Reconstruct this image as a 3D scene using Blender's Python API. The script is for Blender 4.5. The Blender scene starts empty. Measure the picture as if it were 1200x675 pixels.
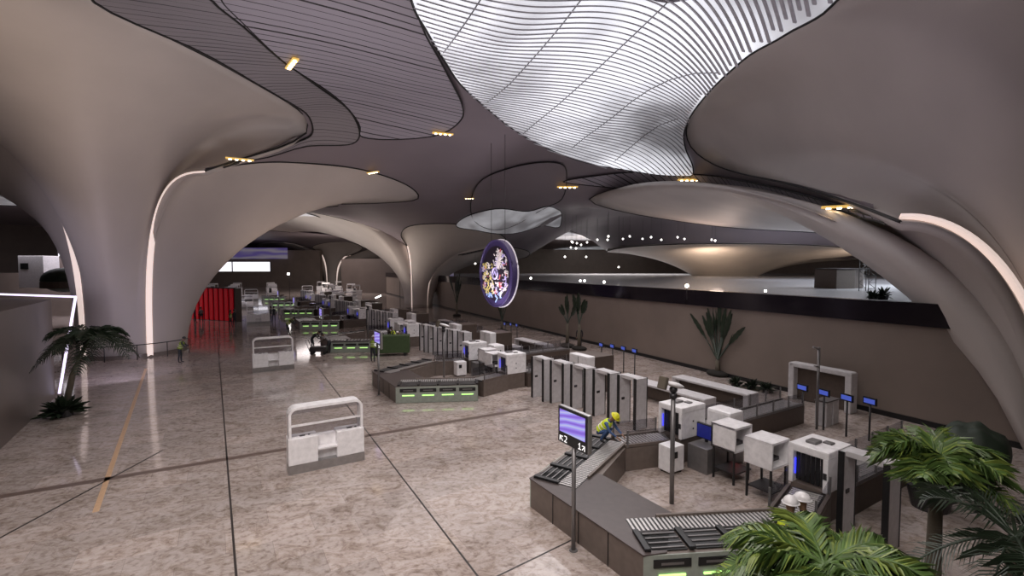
import bpy, bmesh, math, random
import numpy as np
from mathutils import Vector, Matrix
from mathutils.geometry import tessellate_polygon
PI = math.pi
# ------------------------------------------------------------------ camera, world, lights
FOC, CAMH, PITCH = 560.0, 6.5, math.atan(25.5/560.0)
scn = bpy.context.scene
COL = scn.collection
cd = bpy.data.cameras.new('camera'); cam = bpy.data.objects.new('camera', cd); COL.objects.link(cam)
cam.location = (0, 0, CAMH); cam.rotation_euler = (PI/2-PITCH, 0, 0)
cd.sensor_width = 36; cd.lens = FOC/1200*36; cd.clip_end = 900; cd.clip_start = 0.1
scn.camera = cam
scn.view_settings.view_transform = 'Standard'; scn.view_settings.look = 'None'
scn.view_settings.gamma = 1; scn.view_settings.use_curve_mapping = False
scn.view_settings.exposure = 0.0
wd = bpy.data.worlds.new('world'); scn.world = wd; wd.use_nodes = True
wd.node_tree.nodes['Background'].inputs[0].default_value = (0.20, 0.19, 0.26, 1)
wd.node_tree.nodes['Background'].inputs[1].default_value = 0.25
def lamp(name, kind, loc, power, color=(1,1,1), size=1.0, target=None, size_y=None, spot=None, blend=0.5, spread=None):
    ld = bpy.data.lights.new(name, kind); o = bpy.data.objects.new(name, ld); COL.objects.link(o)
    ld.energy = power; ld.color = color; o.location = loc
    if kind == 'AREA':
        ld.size = size
        if size_y: ld.shape = 'RECTANGLE'; ld.size_y = size_y
        if spread: ld.spread = spread
    elif kind == 'SPOT':
        ld.spot_size = spot or 1.2; ld.spot_blend = blend; ld.shadow_soft_size = size
    else: ld.shadow_soft_size = size
    if target is not None:
        o.rotation_euler = (Vector(target)-Vector(loc)).to_track_quat('-Z', 'Y').to_euler()
    return o
# daylight falling from the big skylight, soft and cool
lamp('daylight_skylight', 'AREA', (3, 24, 16.6), 1500, (1.0, 0.95, 0.95), 16, target=(-1, 20, 0), size_y=18, spread=2.2)
lamp('front_fill', 'AREA', (-3, 2, 16.0), 1550, (1.0, 0.92, 0.89), 12, target=(-4, 10, 0), size_y=10, spread=2.0)  # added soft fill above the camera, lighting the near floor and kiosk
# added spots and soft areas without fixtures, brightening petals, ceiling and far hall
lamp('left_petal_fill', 'SPOT', (-17, 14, 5.0), 6200, (1.0, 0.82, 0.70), 1.0, target=(-31, 25, 17), spot=1.7, blend=1)
lamp('left_back_fill', 'SPOT', (-16, 42, 2.5), 1100, (1.0, 0.80, 0.68), 1.0, target=(-20, 44, 14), spot=2.2, blend=1)
lamp('left_cool_fill', 'SPOT', (-33, 22, 5.5), 900, (0.78, 0.74, 1.0), 0.6, target=(-30.5, 33, 8), spot=1.1, blend=1)
lamp('right_petal_fill', 'SPOT', (6, 12, 4.0), 1700, (0.88, 0.80, 1.0), 1.0, target=(12, 28, 18), spot=1.8, blend=1)
lamp('middle_petal_fill', 'SPOT', (24, 56, 6.0), 1500, (1.0, 0.76, 0.64), 0.8, target=(18, 54, 12), spot=2.4, blend=1)
lamp('hall_down_fill', 'AREA', (-14, 64, 13.5), 900, (1.0, 0.86, 0.78), 14, target=(-14, 64, 0))  # added soft fill for the hall floor, no fixture behind it
lamp('hall_up_fill', 'SPOT', (-22, 70, 3), 1800, (1.0, 0.86, 0.76), 1.0, target=(-18, 72, 14), spot=2.6, blend=1)
lamp('hall_far_down_fill', 'AREA', (-42, 112, 13.5), 3600, (1.0, 0.90, 0.88), 18, target=(-42, 112, 0))  # added soft fill for the far hall, no fixture behind it
lamp('hall_far_up_fill', 'SPOT', (-45, 118, 3), 3500, (1.0, 0.86, 0.76), 1.0, target=(-50, 130, 14), spot=2.6, blend=1)
lamp('deck_up_fill', 'SPOT', (36, 88, 4.8), 5000, (1.0, 0.78, 0.62), 1.0, target=(42, 100, 14), spot=2.6, blend=1)
lamp('deck_right_up_fill', 'SPOT', (66, 88, 4.8), 2500, (1.0, 0.8, 0.66), 1.0, target=(60, 98, 14), spot=2.6, blend=1)
lamp('deck_wash', 'AREA', (48, 60, 12.5), 4200, (0.9, 0.92, 1.0), 26, target=(48, 60, 0), size_y=36)
lamp('deck_far_wash', 'AREA', (30, 130, 13.5), 9000, (1.0, 0.9, 0.85), 30, target=(30, 132, 0), size_y=30)
lamp('deck_far_up', 'SPOT', (20, 120, 5), 9000, (1.0, 0.85, 0.75), 2.0, target=(24, 140, 14), spot=2.7, blend=1)
lamp('ceiling_wash', 'SPOT', (-9, 22, 3.5), 3900, (0.98, 0.92, 0.98), 1.5, target=(-8, 27, 18), spot=2.5, blend=1)  # added in place of bounce light on the ceiling
lamp('ceiling_wash_hall', 'SPOT', (-2, 40, 3.0), 1800, (0.95, 0.88, 0.95), 1.5, target=(-2, 46, 16), spot=2.5, blend=1)  # second added spot standing in for ceiling bounce
lamp('hall_left_up_fill', 'SPOT', (-34, 74, 3.0), 3500, (1.0, 0.92, 0.86), 1.5, target=(-30, 76, 14), spot=2.5, blend=1)
lamp('deck_floor_fill', 'AREA', (47, 47, 12.0), 4200, (0.88, 0.94, 1.0), 12, target=(40, 45, 4.4), size_y=20, spread=2.0)  # added soft area that brightens the deck floor, no skylight above it
lamp('left_lounge_wash', 'AREA', (-52, 60, 13.0), 3600, (0.95, 0.9, 1.0), 14, target=(-52, 68, 0))
lamp('hall_fill_lanes', 'AREA', (2, 40, 12.5), 900, (1.0, 0.88, 0.86), 12, target=(0, 40, 0), size_y=24)
# ------------------------------------------------------------------ picture-to-place helpers (surveying the photograph)
def ray(u, v):
    a = (u-600)/FOC; b = (337.5-v)/FOC
    return Vector((a, math.cos(PITCH)+b*math.sin(PITCH), -math.sin(PITCH)+b*math.cos(PITCH)))
def U(u, v, Y):
    d = ray(u, v); t = Y/d.y
    return Vector((d.x*t, Y, CAMH+d.z*t))
def G(u, v, z=0.0):
    d = ray(u, v); t = (z-CAMH)/d.z
    return Vector((d.x*t, d.y*t, z))
AX = math.radians(31.6)
D2 = Vector((math.cos(AX), math.sin(AX), 0)); D1 = Vector((-math.sin(AX), math.cos(AX), 0))
def PQ(p, q, z=0.0): return D2*p + D1*q + Vector((0, 0, z))
# ------------------------------------------------------------------ materials
def mat(name, color, rough=0.6, metal=0.0, emit=None, estr=0.0, noise=None, spec=0.5, bump=0.0, coat=0.0, alpha=None, trans=0.0):
    m = bpy.data.materials.new(name); m.use_nodes = True
    nt = m.node_tree; b = nt.nodes['Principled BSDF']
    b.inputs['Base Color'].default_value = (*color, 1); b.inputs['Roughness'].default_value = rough
    b.inputs['Metallic'].default_value = metal; b.inputs['Specular IOR Level'].default_value = spec
    b.inputs['Coat Weight'].default_value = coat
    if trans: b.inputs['Transmission Weight'].default_value = trans
    if emit: b.inputs['Emission Color'].default_value = (*emit, 1); b.inputs['Emission Strength'].default_value = estr
    sc_, amt = noise if noise else (6.0, 0.10)
    tc = nt.nodes.new('ShaderNodeTexCoord'); n = nt.nodes.new('ShaderNodeTexNoise'); n.inputs['Scale'].default_value = sc_; n.inputs['Detail'].default_value = 5
    nt.links.new(tc.outputs['Object'], n.inputs['Vector'])
    r = nt.nodes.new('ShaderNodeValToRGB')
    r.color_ramp.elements[0].position = 0.3; r.color_ramp.elements[1].position = 0.7
    r.color_ramp.elements[0].color = (*[c*(1-amt) for c in color], 1); r.color_ramp.elements[1].color = (*[min(1, c*(1+amt)) for c in color], 1)
    nt.links.new(n.outputs['Fac'], r.inputs['Fac']); nt.links.new(r.outputs['Color'], b.inputs['Base Color'])
    if bump:
        bp = nt.nodes.new('ShaderNodeBump'); bp.inputs['Strength'].default_value = bump; bp.inputs['Distance'].default_value = 0.02
        nt.links.new(n.outputs['Fac'], bp.inputs['Height']); nt.links.new(bp.outputs['Normal'], b.inputs['Normal'])
    return m
M = {}
M['plaster'] = mat('petal_plaster', (0.50, 0.45, 0.42), 0.55, noise=(0.25, 0.06))
M['plaster2'] = mat('far_plaster', (0.46, 0.41, 0.36), 0.5, noise=(0.2, 0.06))
M['strip'] = mat('light_strip', (0.9, 0.8, 0.75), 0.4, emit=(1.0, 0.80, 0.72), estr=0.62)
M['strip_side'] = mat('slot_side', (0.45, 0.38, 0.36), 0.5, emit=(1.0, 0.78, 0.7), estr=0.06)
M['ceil'] = mat('ceiling_panel', (0.235, 0.198, 0.218), 0.5, noise=(0.15, 0.08))
M['ceil_far'] = M['ceil']
M['edge'] = mat('seam_black', (0.015, 0.013, 0.013), 0.6)
M['white'] = mat('white_laminate', (0.84, 0.82, 0.83), 0.4)
M['offwhite'] = mat('grey_white_metal', (0.56, 0.54, 0.55), 0.45)
M['bronze'] = mat('bronze_cladding', (0.17, 0.138, 0.12), 0.38, 0.3)
M['bronze_d'] = mat('dark_bronze_top', (0.075, 0.058, 0.055), 0.35, 0.2)
M['brown'] = mat('brown_side_panel', (0.085, 0.062, 0.050), 0.55)
M['black'] = mat('black_plastic', (0.012, 0.012, 0.013), 0.4)
M['dark'] = mat('dark_metal', (0.045, 0.042, 0.045), 0.4, 0.4)
M['steel'] = mat('brushed_steel', (0.42, 0.41, 0.41), 0.32, 0.8)
M['steel_d'] = mat('grey_pole_metal', (0.20, 0.19, 0.19), 0.4, 0.5)
M['roller'] = mat('roller_grey', (0.55, 0.53, 0.52), 0.35, 0.5)
M['green_led'] = mat('green_led', (0.4, 0.9, 0.2), 0.4, emit=(0.55, 1.0, 0.28), estr=1.4)
M['slot_panel'] = mat('slot_face_grey', (0.30, 0.33, 0.29), 0.4)
M['blue'] = mat('blue_panel', (0.02, 0.03, 0.22), 0.4, emit=(0.03, 0.04, 1.0), estr=0.04)
M['blue_led'] = mat('blue_led', (0.02, 0.03, 0.6), 0.4, emit=(0.03, 0.04, 1.0), estr=1.6)
M['screen_blue'] = mat('screen_blue', (0.05, 0.1, 0.5), 0.3, emit=(0.14, 0.20, 0.9), estr=0.35)
M['lampw'] = mat('lamp_warm', (1, 0.9, 0.8), 0.4, emit=(1.0, 0.80, 0.55), estr=9.0)
M['lampc'] = mat('lamp_white', (1, 1, 1), 0.4, emit=(1.0, 0.95, 0.9), estr=9.0)
M['lampg'] = mat('lamp_gold_rim', (0.7, 0.5, 0.15), 0.4, emit=(1.0, 0.6, 0.15), estr=0.6)
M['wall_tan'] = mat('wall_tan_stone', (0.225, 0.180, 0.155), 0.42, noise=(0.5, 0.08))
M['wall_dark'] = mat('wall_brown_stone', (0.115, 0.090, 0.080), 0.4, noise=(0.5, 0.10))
M['black_glass'] = mat('black_glass_band', (0.012, 0.009, 0.013), 0.12)
M['red'] = mat('red_sheet', (0.62, 0.012, 0.02), 0.45, emit=(1, 0.0, 0.02), estr=0.06)  # slight emission painted in so the sheets look brighter
M['leafd'] = mat('leaf_dark', (0.018, 0.030, 0.016), 0.45, noise=(3, 0.3))
M['leafg'] = mat('leaf_green', (0.080, 0.140, 0.035), 0.4, noise=(5, 0.35))
M['leafy'] = mat('leaf_yellow', (0.19, 0.25, 0.05), 0.4, noise=(5, 0.3))
M['trunk'] = mat('palm_trunk', (0.12, 0.10, 0.075), 0.8, bump=0.5)
M['soil'] = mat('soil', (0.02, 0.017, 0.014), 0.9, bump=0.5)
M['skin'] = mat('skin', (0.25, 0.14, 0.09), 0.55)
M['cloth_d'] = mat('dark_cloth', (0.025, 0.027, 0.035), 0.8)
M['cloth_blue'] = mat('blue_cloth', (0.05, 0.10, 0.24), 0.8)
M['hivis'] = mat('hi_vis_yellow', (0.60, 0.72, 0.03), 0.6, emit=(0.6, 0.8, 0.05), estr=0.03)
M['hivis_d'] = mat('hi_vis_dim', (0.22, 0.30, 0.03), 0.7)
M['helmet_y'] = mat('helmet_yellow', (0.75, 0.72, 0.03), 0.35)
M['helmet_w'] = mat('helmet_white', (0.75, 0.73, 0.73), 0.3)
M['brass'] = mat('inlay_brass', (0.55, 0.36, 0.22), 0.4)
M['joint'] = mat('floor_joint', (0.03, 0.024, 0.022), 0.5)
M['bush'] = mat('wrapped_bush', (0.022, 0.035, 0.022), 0.6, noise=(2, 0.4), bump=0.6)
M['green_sheet'] = mat('green_cart', (0.05, 0.085, 0.03), 0.6)
# glass
gm = bpy.data.materials.new('clear_glass'); gm.use_nodes = True; nt = gm.node_tree
for n in list(nt.nodes):
    if n.type != 'OUTPUT_MATERIAL': nt.nodes.remove(n)
o_ = [n for n in nt.nodes if n.type == 'OUTPUT_MATERIAL'][0]
tr = nt.nodes.new('ShaderNodeBsdfTransparent'); tr.inputs[0].default_value = (0.80, 0.80, 0.82, 1)
gl = nt.nodes.new('ShaderNodeBsdfGlossy'); gl.inputs['Roughness'].default_value = 0.05; gl.inputs[0].default_value = (0.8, 0.8, 0.8, 1)
fr = nt.nodes.new('ShaderNodeFresnel'); fr.inputs[0].default_value = 1.5
mx = nt.nodes.new('ShaderNodeMixShader'); mx.inputs[0].default_value = 0.08; nt.links.new(tr.outputs[0], mx.inputs[1]); nt.links.new(gl.outputs[0], mx.inputs[2]); nt.links.new(mx.outputs[0], o_.inputs[0])
M['glass'] = gm
# polished stone floor
fm = bpy.data.materials.new('polished_stone'); fm.use_nodes = True; nt = fm.node_tree; b = nt.nodes['Principled BSDF']
N = lambda t: nt.nodes.new(t); L = nt.links.new
tc = N('ShaderNodeTexCoord'); mp = N('ShaderNodeMapping'); mp.inputs['Rotation'].default_value = (0, 0, -AX); L(tc.outputs['Object'], mp.inputs[0])
mp2 = N('ShaderNodeMapping'); mp2.inputs['Rotation'].default_value = (0, 0, -AX); mp2.inputs['Scale'].default_value = (0.75, 1.25, 1); L(tc.outputs['Object'], mp2.inputs[0])
n1 = N('ShaderNodeTexNoise'); n1.inputs['Scale'].default_value = 1.9; n1.inputs['Detail'].default_value = 12; n1.inputs['Roughness'].default_value = 0.78; n1.inputs['Distortion'].default_value = 1.2; L(mp2.outputs[0], n1.inputs['Vector'])
n2 = N('ShaderNodeTexNoise'); n2.inputs['Scale'].default_value = 7; n2.inputs['Detail'].default_value = 6; L(mp.outputs[0], n2.inputs['Vector'])
br = N('ShaderNodeTexBrick'); br.inputs['Scale'].default_value = 1.0; br.inputs['Brick Width'].default_value = 1.9; br.inputs['Row Height'].default_value = 0.95; br.inputs['Mortar Size'].default_value = 0.006
br.inputs['Color1'].default_value = (0.86, 0.86, 0.86, 1); br.inputs['Color2'].default_value = (1.08, 1.06, 1.05, 1); br.inputs['Mortar'].default_value = (0.72, 0.7, 0.7, 1); br.offset = 0.5; L(mp.outputs[0], br.inputs['Vector'])
rp = N('ShaderNodeValToRGB'); e = rp.color_ramp.elements
e[0].position = 0.30; e[0].color = (0.17, 0.125, 0.105, 1); e[1].position = 0.66; e[1].color = (0.50, 0.44, 0.415, 1)
k = e.new(0.43); k.color = (0.33, 0.27, 0.235, 1); k = e.new(0.52); k.color = (0.43, 0.37, 0.34, 1)
L(n1.outputs['Fac'], rp.inputs[0])
mm = N('ShaderNodeMix'); mm.data_type = 'RGBA'; mm.blend_type = 'MULTIPLY'; mm.inputs[0].default_value = 1; L(rp.outputs[0], mm.inputs[6]); L(br.outputs[0], mm.inputs[7])
r2 = N('ShaderNodeValToRGB'); r2.color_ramp.elements[0].position = 0.30; r2.color_ramp.elements[0].color = (0.55, 0.5, 0.48, 1); r2.color_ramp.elements[1].position = 0.5; r2.color_ramp.elements[1].color = (1, 1, 1, 1); L(n2.outputs['Fac'], r2.inputs[0])
m3 = N('ShaderNodeMix'); m3.data_type = 'RGBA'; m3.blend_type = 'MULTIPLY'; m3.inputs[0].default_value = 0.8; L(mm.outputs[2], m3.inputs[6]); L(r2.outputs[0], m3.inputs[7])
L(m3.outputs[2], b.inputs['Base Color']); b.inputs['Roughness'].default_value = 0.085; b.inputs['Specular IOR Level'].default_value = 0.55
M['floor'] = fm
# slatted ceiling panels: dark joints running across the hall
def slat_mat(name, c, dark, spacing, width, metal=0.3):
    m = bpy.data.materials.new(name); m.use_nodes = True; nt = m.node_tree; b = nt.nodes['Principled BSDF']
    N = lambda t: nt.nodes.new(t); L = nt.links.new
    tc = N('ShaderNodeTexCoord'); dp = N('ShaderNodeVectorMath'); dp.operation = 'DOT_PRODUCT'; dp.inputs[1].default_value = (D1.x/spacing, D1.y/spacing, 0); L(tc.outputs['Object'], dp.inputs[0])
    f = N('ShaderNodeMath'); f.operation = 'FRACT'; L(dp.outputs['Value'], f.inputs[0])
    fl = N('ShaderNodeMath'); fl.operation = 'FLOOR'; L(dp.outputs['Value'], fl.inputs[0])
    wn = N('ShaderNodeTexWhiteNoise'); wn.noise_dimensions = '1D'; L(fl.outputs[0], wn.inputs['W'])
    lt = N('ShaderNodeMath'); lt.operation = 'LESS_THAN'; L(f.outputs[0], lt.inputs[0])
    mw = N('ShaderNodeMath'); mw.operation = 'MULTIPLY_ADD'; mw.inputs[1].default_value = width*1.4; mw.inputs[2].default_value = width*0.3; L(wn.outputs[0], mw.inputs[0]); L(mw.outputs[0], lt.inputs[1])
    mi = N('ShaderNodeMix'); mi.data_type = 'RGBA'; L(lt.outputs[0], mi.inputs[0]); mi.inputs[6].default_value = (*c, 1); mi.inputs[7].default_value = (*dark, 1)
    L(mi.outputs[2], b.inputs['Base Color']); b.inputs['Roughness'].default_value = 0.5; b.inputs['Metallic'].default_value = metal
    bp = N('ShaderNodeBump'); bp.inputs['Strength'].default_value = 0.6; bp.inputs['Distance'].default_value = 0.08; L(f.outputs[0], bp.inputs['Height']); L(bp.outputs[0], b.inputs['Normal'])
    return m
M['slat1'] = slat_mat('slatted_panel', (0.36, 0.33, 0.37), (0.03, 0.028, 0.03), 0.62, 0.16, 0.0)
M['slat2'] = slat_mat('slatted_panel_dark', (0.26, 0.235, 0.25), (0.05, 0.045, 0.05), 0.40, 0.12, 0.0)
# daylit membrane of the skylights; uneven brightness painted as noise in the emission
def sky_mat(name, lo, hi, scale, seed):
    m = bpy.data.materials.new(name); m.use_nodes = True; nt = m.node_tree; b = nt.nodes['Principled BSDF']
    N = lambda t: nt.nodes.new(t); L = nt.links.new
    tc = N('ShaderNodeTexCoord'); n = N('ShaderNodeTexNoise'); n.noise_dimensions = '4D'; n.inputs['W'].default_value = seed; n.inputs['Scale'].default_value = scale; n.inputs['Detail'].default_value = 4; L(tc.outputs['Object'], n.inputs['Vector'])
    r = N('ShaderNodeMapRange'); r.inputs[1].default_value = 0.40; r.inputs[2].default_value = 0.62; r.inputs[3].default_value = lo; r.inputs[4].default_value = hi; L(n.outputs['Fac'], r.inputs[0])
    b.inputs['Base Color'].default_value = (0.6, 0.6, 0.62, 1); b.inputs['Roughness'].default_value = 0.6
    b.inputs['Emission Color'].default_value = (0.93, 0.94, 1.0, 1); L(r.outputs[0], b.inputs['Emission Strength'])
    return m
M['sky1'] = sky_mat('skylight_membrane', 0.10, 0.92, 0.10, 3.0)
M['sky2'] = sky_mat('far_skylight', 0.04, 0.30, 0.22, 7.0)
# ------------------------------------------------------------------ object helpers
def tag(o, label=None, cat=None, group=None, kind=None):
    if label: o['label'] = label
    if cat: o['category'] = cat
    if group: o['group'] = group
    if kind: o['kind'] = kind
    return o
def thing(name, label, cat, loc=(0,0,0), rz=0.0, group=None):
    o = bpy.data.objects.new(name, None); COL.objects.link(o); o.empty_display_size = 0.3
    o.location = loc; o.rotation_euler = (0, 0, rz)
    return tag(o, label, cat, group)
def obj(name, bm, m, parent=None, smooth=False, fix=True):
    if fix: bmesh.ops.recalc_face_normals(bm, faces=bm.faces)
    me = bpy.data.meshes.new(name); bm.to_mesh(me); bm.free()
    for mm_ in (m if isinstance(m, (list, tuple)) else [m]): me.materials.append(M[mm_] if isinstance(mm_, str) else mm_)
    if smooth: me.polygons.foreach_set('use_smooth', [True]*len(me.polygons))
    o = bpy.data.objects.new(name, me); COL.objects.link(o)
    if parent is not None: o.parent = parent
    return o
def NB(): return bmesh.new()
def bx(bm, c, s, rz=0.0, ry=0.0, rx=0.0, mi=0, bev=0.0, taper=None):
    r = bmesh.ops.create_cube(bm, size=1.0); vs = r['verts']
    for v in vs:
        v.co = Vector((v.co.x*s[0], v.co.y*s[1], v.co.z*s[2]))
        if taper and v.co.z > 0: v.co.x *= taper; v.co.y *= taper
    fs = set(f for v in vs for f in v.link_faces)
    for f in fs: f.material_index = mi
    if bev:
        es = list(set(e for v in vs for e in v.link_edges))
        rb = bmesh.ops.bevel(bm, geom=es, offset=bev, segments=2, affect='EDGES', profile=0.6)
        vs = list(set(v for f in rb['faces'] for v in f.verts) | set(v for v in vs if v.is_valid))
        for f in set(f for v in vs for f in v.link_faces): f.material_index = mi
    mt = Matrix.Translation(c) @ Matrix.Rotation(rz, 4, 'Z') @ Matrix.Rotation(ry, 4, 'Y') @ Matrix.Rotation(rx, 4, 'X')
    for v in vs: v.co = mt @ v.co
    return vs
def tube(bm, pts, rad, n=8, mi=0, cap=True):
    pts = [Vector(p) for p in pts]; rings = []
    rads = rad if isinstance(rad, (list, tuple)) else [rad]*len(pts)
    for i, p in enumerate(pts):
        d = (pts[min(i+1, len(pts)-1)]-pts[max(i-1, 0)])
        if d.length < 1e-9: d = Vector((0, 0, 1))
        d.normalize(); a = d.cross(Vector((0, 0, 1)) if abs(d.z) < 0.95 else Vector((0, 1, 0))).normalized(); b = d.cross(a)
        rings.append([bm.verts.new(p+(a*math.cos(2*PI*k/n)+b*math.sin(2*PI*k/n))*rads[i]) for k in range(n)])
    for i in range(len(rings)-1):
        for k in range(n):
            f = bm.faces.new((rings[i][k], rings[i][(k+1) % n], rings[i+1][(k+1) % n], rings[i+1][k])); f.material_index = mi; f.smooth = True
    if cap:
        for r in (rings[0], rings[-1]):
            f = bm.faces.new(r); f.material_index = mi
def prism(bm, poly, z0, z1, mi=0):
    """poly: list of (x,y); closed prism"""
    lo = [bm.verts.new((p[0], p[1], z0)) for p in poly]; hi = [bm.verts.new((p[0], p[1], z1)) for p in poly]
    n = len(poly); fs = []
    for i in range(n): fs.append(bm.faces.new((lo[i], lo[(i+1) % n], hi[(i+1) % n], hi[i])))
    tri = tessellate_polygon([[Vector((p[0], p[1], 0)) for p in poly]])
    for t in tri: fs.append(bm.faces.new([hi[i] for i in t])); fs.append(bm.faces.new([lo[i] for i in reversed(t)]))
    for f in fs: f.material_index = mi
def ball(bm, c, r, seg=10, rings=7, s=(1,1,1), mi=0):
    rr = bmesh.ops.create_uvsphere(bm, u_segments=seg, v_segments=rings, radius=r)
    for v in rr['verts']: v.co = Vector((v.co.x*s[0], v.co.y*s[1], v.co.z*s[2]))+Vector(c)
    for f in set(f for v in rr['verts'] for f in v.link_faces): f.material_index = mi; f.smooth = True
def copy_tree(o, parent=None, loc=None, rz=None, label=None, kids=None):
    c = o.copy(); COL.objects.link(c)
    if parent is not None: c.parent = parent
    if loc is not None: c.location = loc
    if rz is not None: c.rotation_euler = (0, 0, rz)
    if label: c['label'] = label
    for ch in [k for k in KIDS.get(o.name, [])]: copy_tree(ch, c)
    return c
KIDS = {}
def index_kids():
    KIDS.clear()
    for o in bpy.data.objects:
        if o.parent: KIDS.setdefault(o.parent.name, []).append(o)
def smooth_path(pts, sub=6, closed=False):
    pts = [Vector(p) for p in pts]; n = len(pts); out = []
    rng = n if closed else n-1
    for i in range(rng):
        if closed: p0, p1, p2, p3 = pts[(i-1) % n], pts[i], pts[(i+1) % n], pts[(i+2) % n]
        else: p0, p1, p2, p3 = pts[max(i-1, 0)], pts[i], pts[i+1], pts[min(i+2, n-1)]
        for k in range(sub):
            t = k/sub
            out.append(0.5*((2*p1)+(-p0+p2)*t+(2*p0-5*p1+4*p2-p3)*t*t+(-p0+3*p1-3*p2+p3)*t**3))
    if not closed: out.append(pts[-1])
    return out
def resample(pts, n):
    L_ = [0]
    for i in range(1, len(pts)): L_.append(L_[-1]+(pts[i]-pts[i-1]).length)
    out = []; j = 0
    for k in range(n):
        s = L_[-1]*k/(n-1)
        while j < len(L_)-2 and L_[j+1] < s: j += 1
        d = L_[j+1]-L_[j]; t = (s-L_[j])/d if d else 0
        out.append(pts[j].lerp(pts[j+1], min(max(t, 0), 1)))
    return out
# ------------------------------------------------------------------ roof: columns that open into white petals
CTRL = []       # heights the ceiling passes through
RIMS = []
def petal(parent, axis, r0, az0, az1, rim, a=(2.2, 2.2, 2.2), m='plaster', n=44, rows=26, ctrl=True, thick=0.35, azm=None):
    rim3 = resample(smooth_path(rim, 6), n)
    if ctrl: CTRL.extend(rim3[::2])
    RIMS.append([(axis[0], axis[1])]+[(p.x, p.y) for p in rim3])
    bm = NB(); grid = []
    for i in range(n):
        s = i/(n-1); az = math.radians(float(np.interp(s, azm[0], azm[1])) if azm else az0+(az1-az0)*s)
        B = Vector((axis[0]+r0*math.cos(az), axis[1]+r0*math.sin(az), 0)); C = rim3[i]
        ex = float(np.interp(s, a[0], a[1])) if isinstance(a[0], (list, tuple)) else a[0]*(1-s)*(1-2*s)+4*a[1]*s*(1-s)+a[2]*s*(2*s-1)
        ex = max(1.3, ex); row = []
        for k in range(rows):
            w = math.sin(PI/2*k/(rows-1)); f = 1-(max(0.0, 1-w**ex))**(1/ex)
            row.append(bm.verts.new((B.x+(C.x-B.x)*f, B.y+(C.y-B.y)*f, C.z*w)))
        grid.append(row)
    for i in range(n-1):
        for k in range(rows-1):
            bm.faces.new((grid[i][k], grid[i+1][k], grid[i+1][k+1], grid[i][k+1]))
    edge0 = [v.co.copy() for v in grid[0]]; edge1 = [v.co.copy() for v in grid[-1]]
    o = obj('petal', bm, m, parent, smooth=True)
    # orient the shell so that its thickness grows inwards/upwards
    md = o.modifiers.new('thickness', 'SOLIDIFY'); md.thickness = thick
    me = o.data; c = me.polygons[len(me.polygons)//2]
    ctr = Vector((axis[0], axis[1], c.center.z))
    if c.normal.dot(Vector(c.center)-ctr) < 0 and True: md.offset = 1
    else: md.offset = -1
    # thin black seam around the rim
    bm = NB(); tube(bm, rim3, 0.07, 5); obj('rim_seam', bm, 'edge', parent)
    return edge0, edge1
def strip(parent, ea, eb, m='strip', axis=(0,0), inset=0.22):
    """a glowing band in the slot between two petal edges"""
    bm = NB(); prev = None; ax = Vector((axis[0], axis[1], 0))
    for i, (a, b) in enumerate(zip(ea, eb)):
        mid = (a+b)/2; nrm = Vector((mid.x-ax.x, mid.y-ax.y, 0)).normalized()*(1-i/len(ea))+Vector((0, 0, -1))*(i/len(ea))
        nrm.normalize(); a2 = a-nrm*inset; b2 = b-nrm*inset
        cur = [bm.verts.new(a2), bm.verts.new(b2), bm.verts.new(b2-nrm*0.1), bm.verts.new(a2-nrm*0.1)]
        if prev:
            for k in range(4): bm.faces.new((prev[k], prev[(k+1) % 4], cur[(k+1) % 4], cur[k]))
        prev = cur
    return obj('light_strip', bm, m, parent, smooth=False)
def R(*l): return [U(*q) for q in l]
# left column
LC = (-28.6, 36.0)
colL = thing('petal_column', 'large white petal column on the left, rising beside the palm and the lit stair edge', 'column')
rimA = R((240,200,33),(280,187,35),(330,172,37),(357,158,38.5),(362,143,38),(345,125,34.5),(300,98,30),(250,70,26.6),(200,45,24.2),(150,20,22),(110,0,20.6),(40,-35,18.6),(-60,-60,17.4),(-200,-60,17.4),(-290,-10,20),(-270,60,25),(-180,95,29),(-66,122,31))
rimB = R((243,203,33.6),(280,193,37),(330,190,40),(400,195,44),(440,203,47),(475,216,51),(490,228,54),(484,235,55),(440,238,54),(400,239,52))
rimC = R((396,241,53),(330,247,58),(230,250,60),(100,235,56),(0,225,54),(-100,215,52))
rimD = R((-103,213,51),(-250,200,50),(-350,170,45),(-330,130,38),(-200,112,34),(-84,140,31.5))
eA = petal(colL, LC, 3.3, -40, -105, rimA, a=(3.0, 2.0, 2.7))
eB = petal(colL, LC, 3.3, -34, 40, rimB, a=(3.0, 2.1, 2.0))
eC = petal(colL, LC, 3.3, 46, 150, rimC, a=(2.0, 2.2, 2.2))
eD = petal(colL, LC, 3.3, 156, 246, rimD, a=(2.6, 2.5, 2.7))
strip(colL, eA[0], eB[0], axis=LC, inset=-0.10); strip(colL, eA[1], eD[1], axis=LC, inset=-0.05)
RIMS.append([LC, rimA[0][:2], rimB[0][:2]]); RIMS.append([LC, rimA[-1][:2], rimD[-1][:2]])
strip(colL, eB[1], eC[0], axis=LC, m='strip_side'); strip(colL, eC[1], eD[0], axis=LC, m='strip_side')
bm = NB(); bmesh.ops.create_cone(bm, cap_ends=True, segments=40, radius1=3.42, radius2=3.38, depth=0.28, matrix=Matrix.Translation((LC[0], LC[1], 0.14))); obj('base_skirt', bm, 'bronze', colL)
rl = thing('guard_rail', 'thin curved rail standing around the foot of the big left column', 'railing', (LC[0], LC[1], 0))
an = [math.radians(-150+150*k/24) for k in range(25)]
bm = NB(); tube(bm, [(4.1*math.cos(a_), 4.1*math.sin(a_), 1.05) for a_ in an], 0.035, 6); obj('handrail', bm, 'dark', rl)
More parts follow.
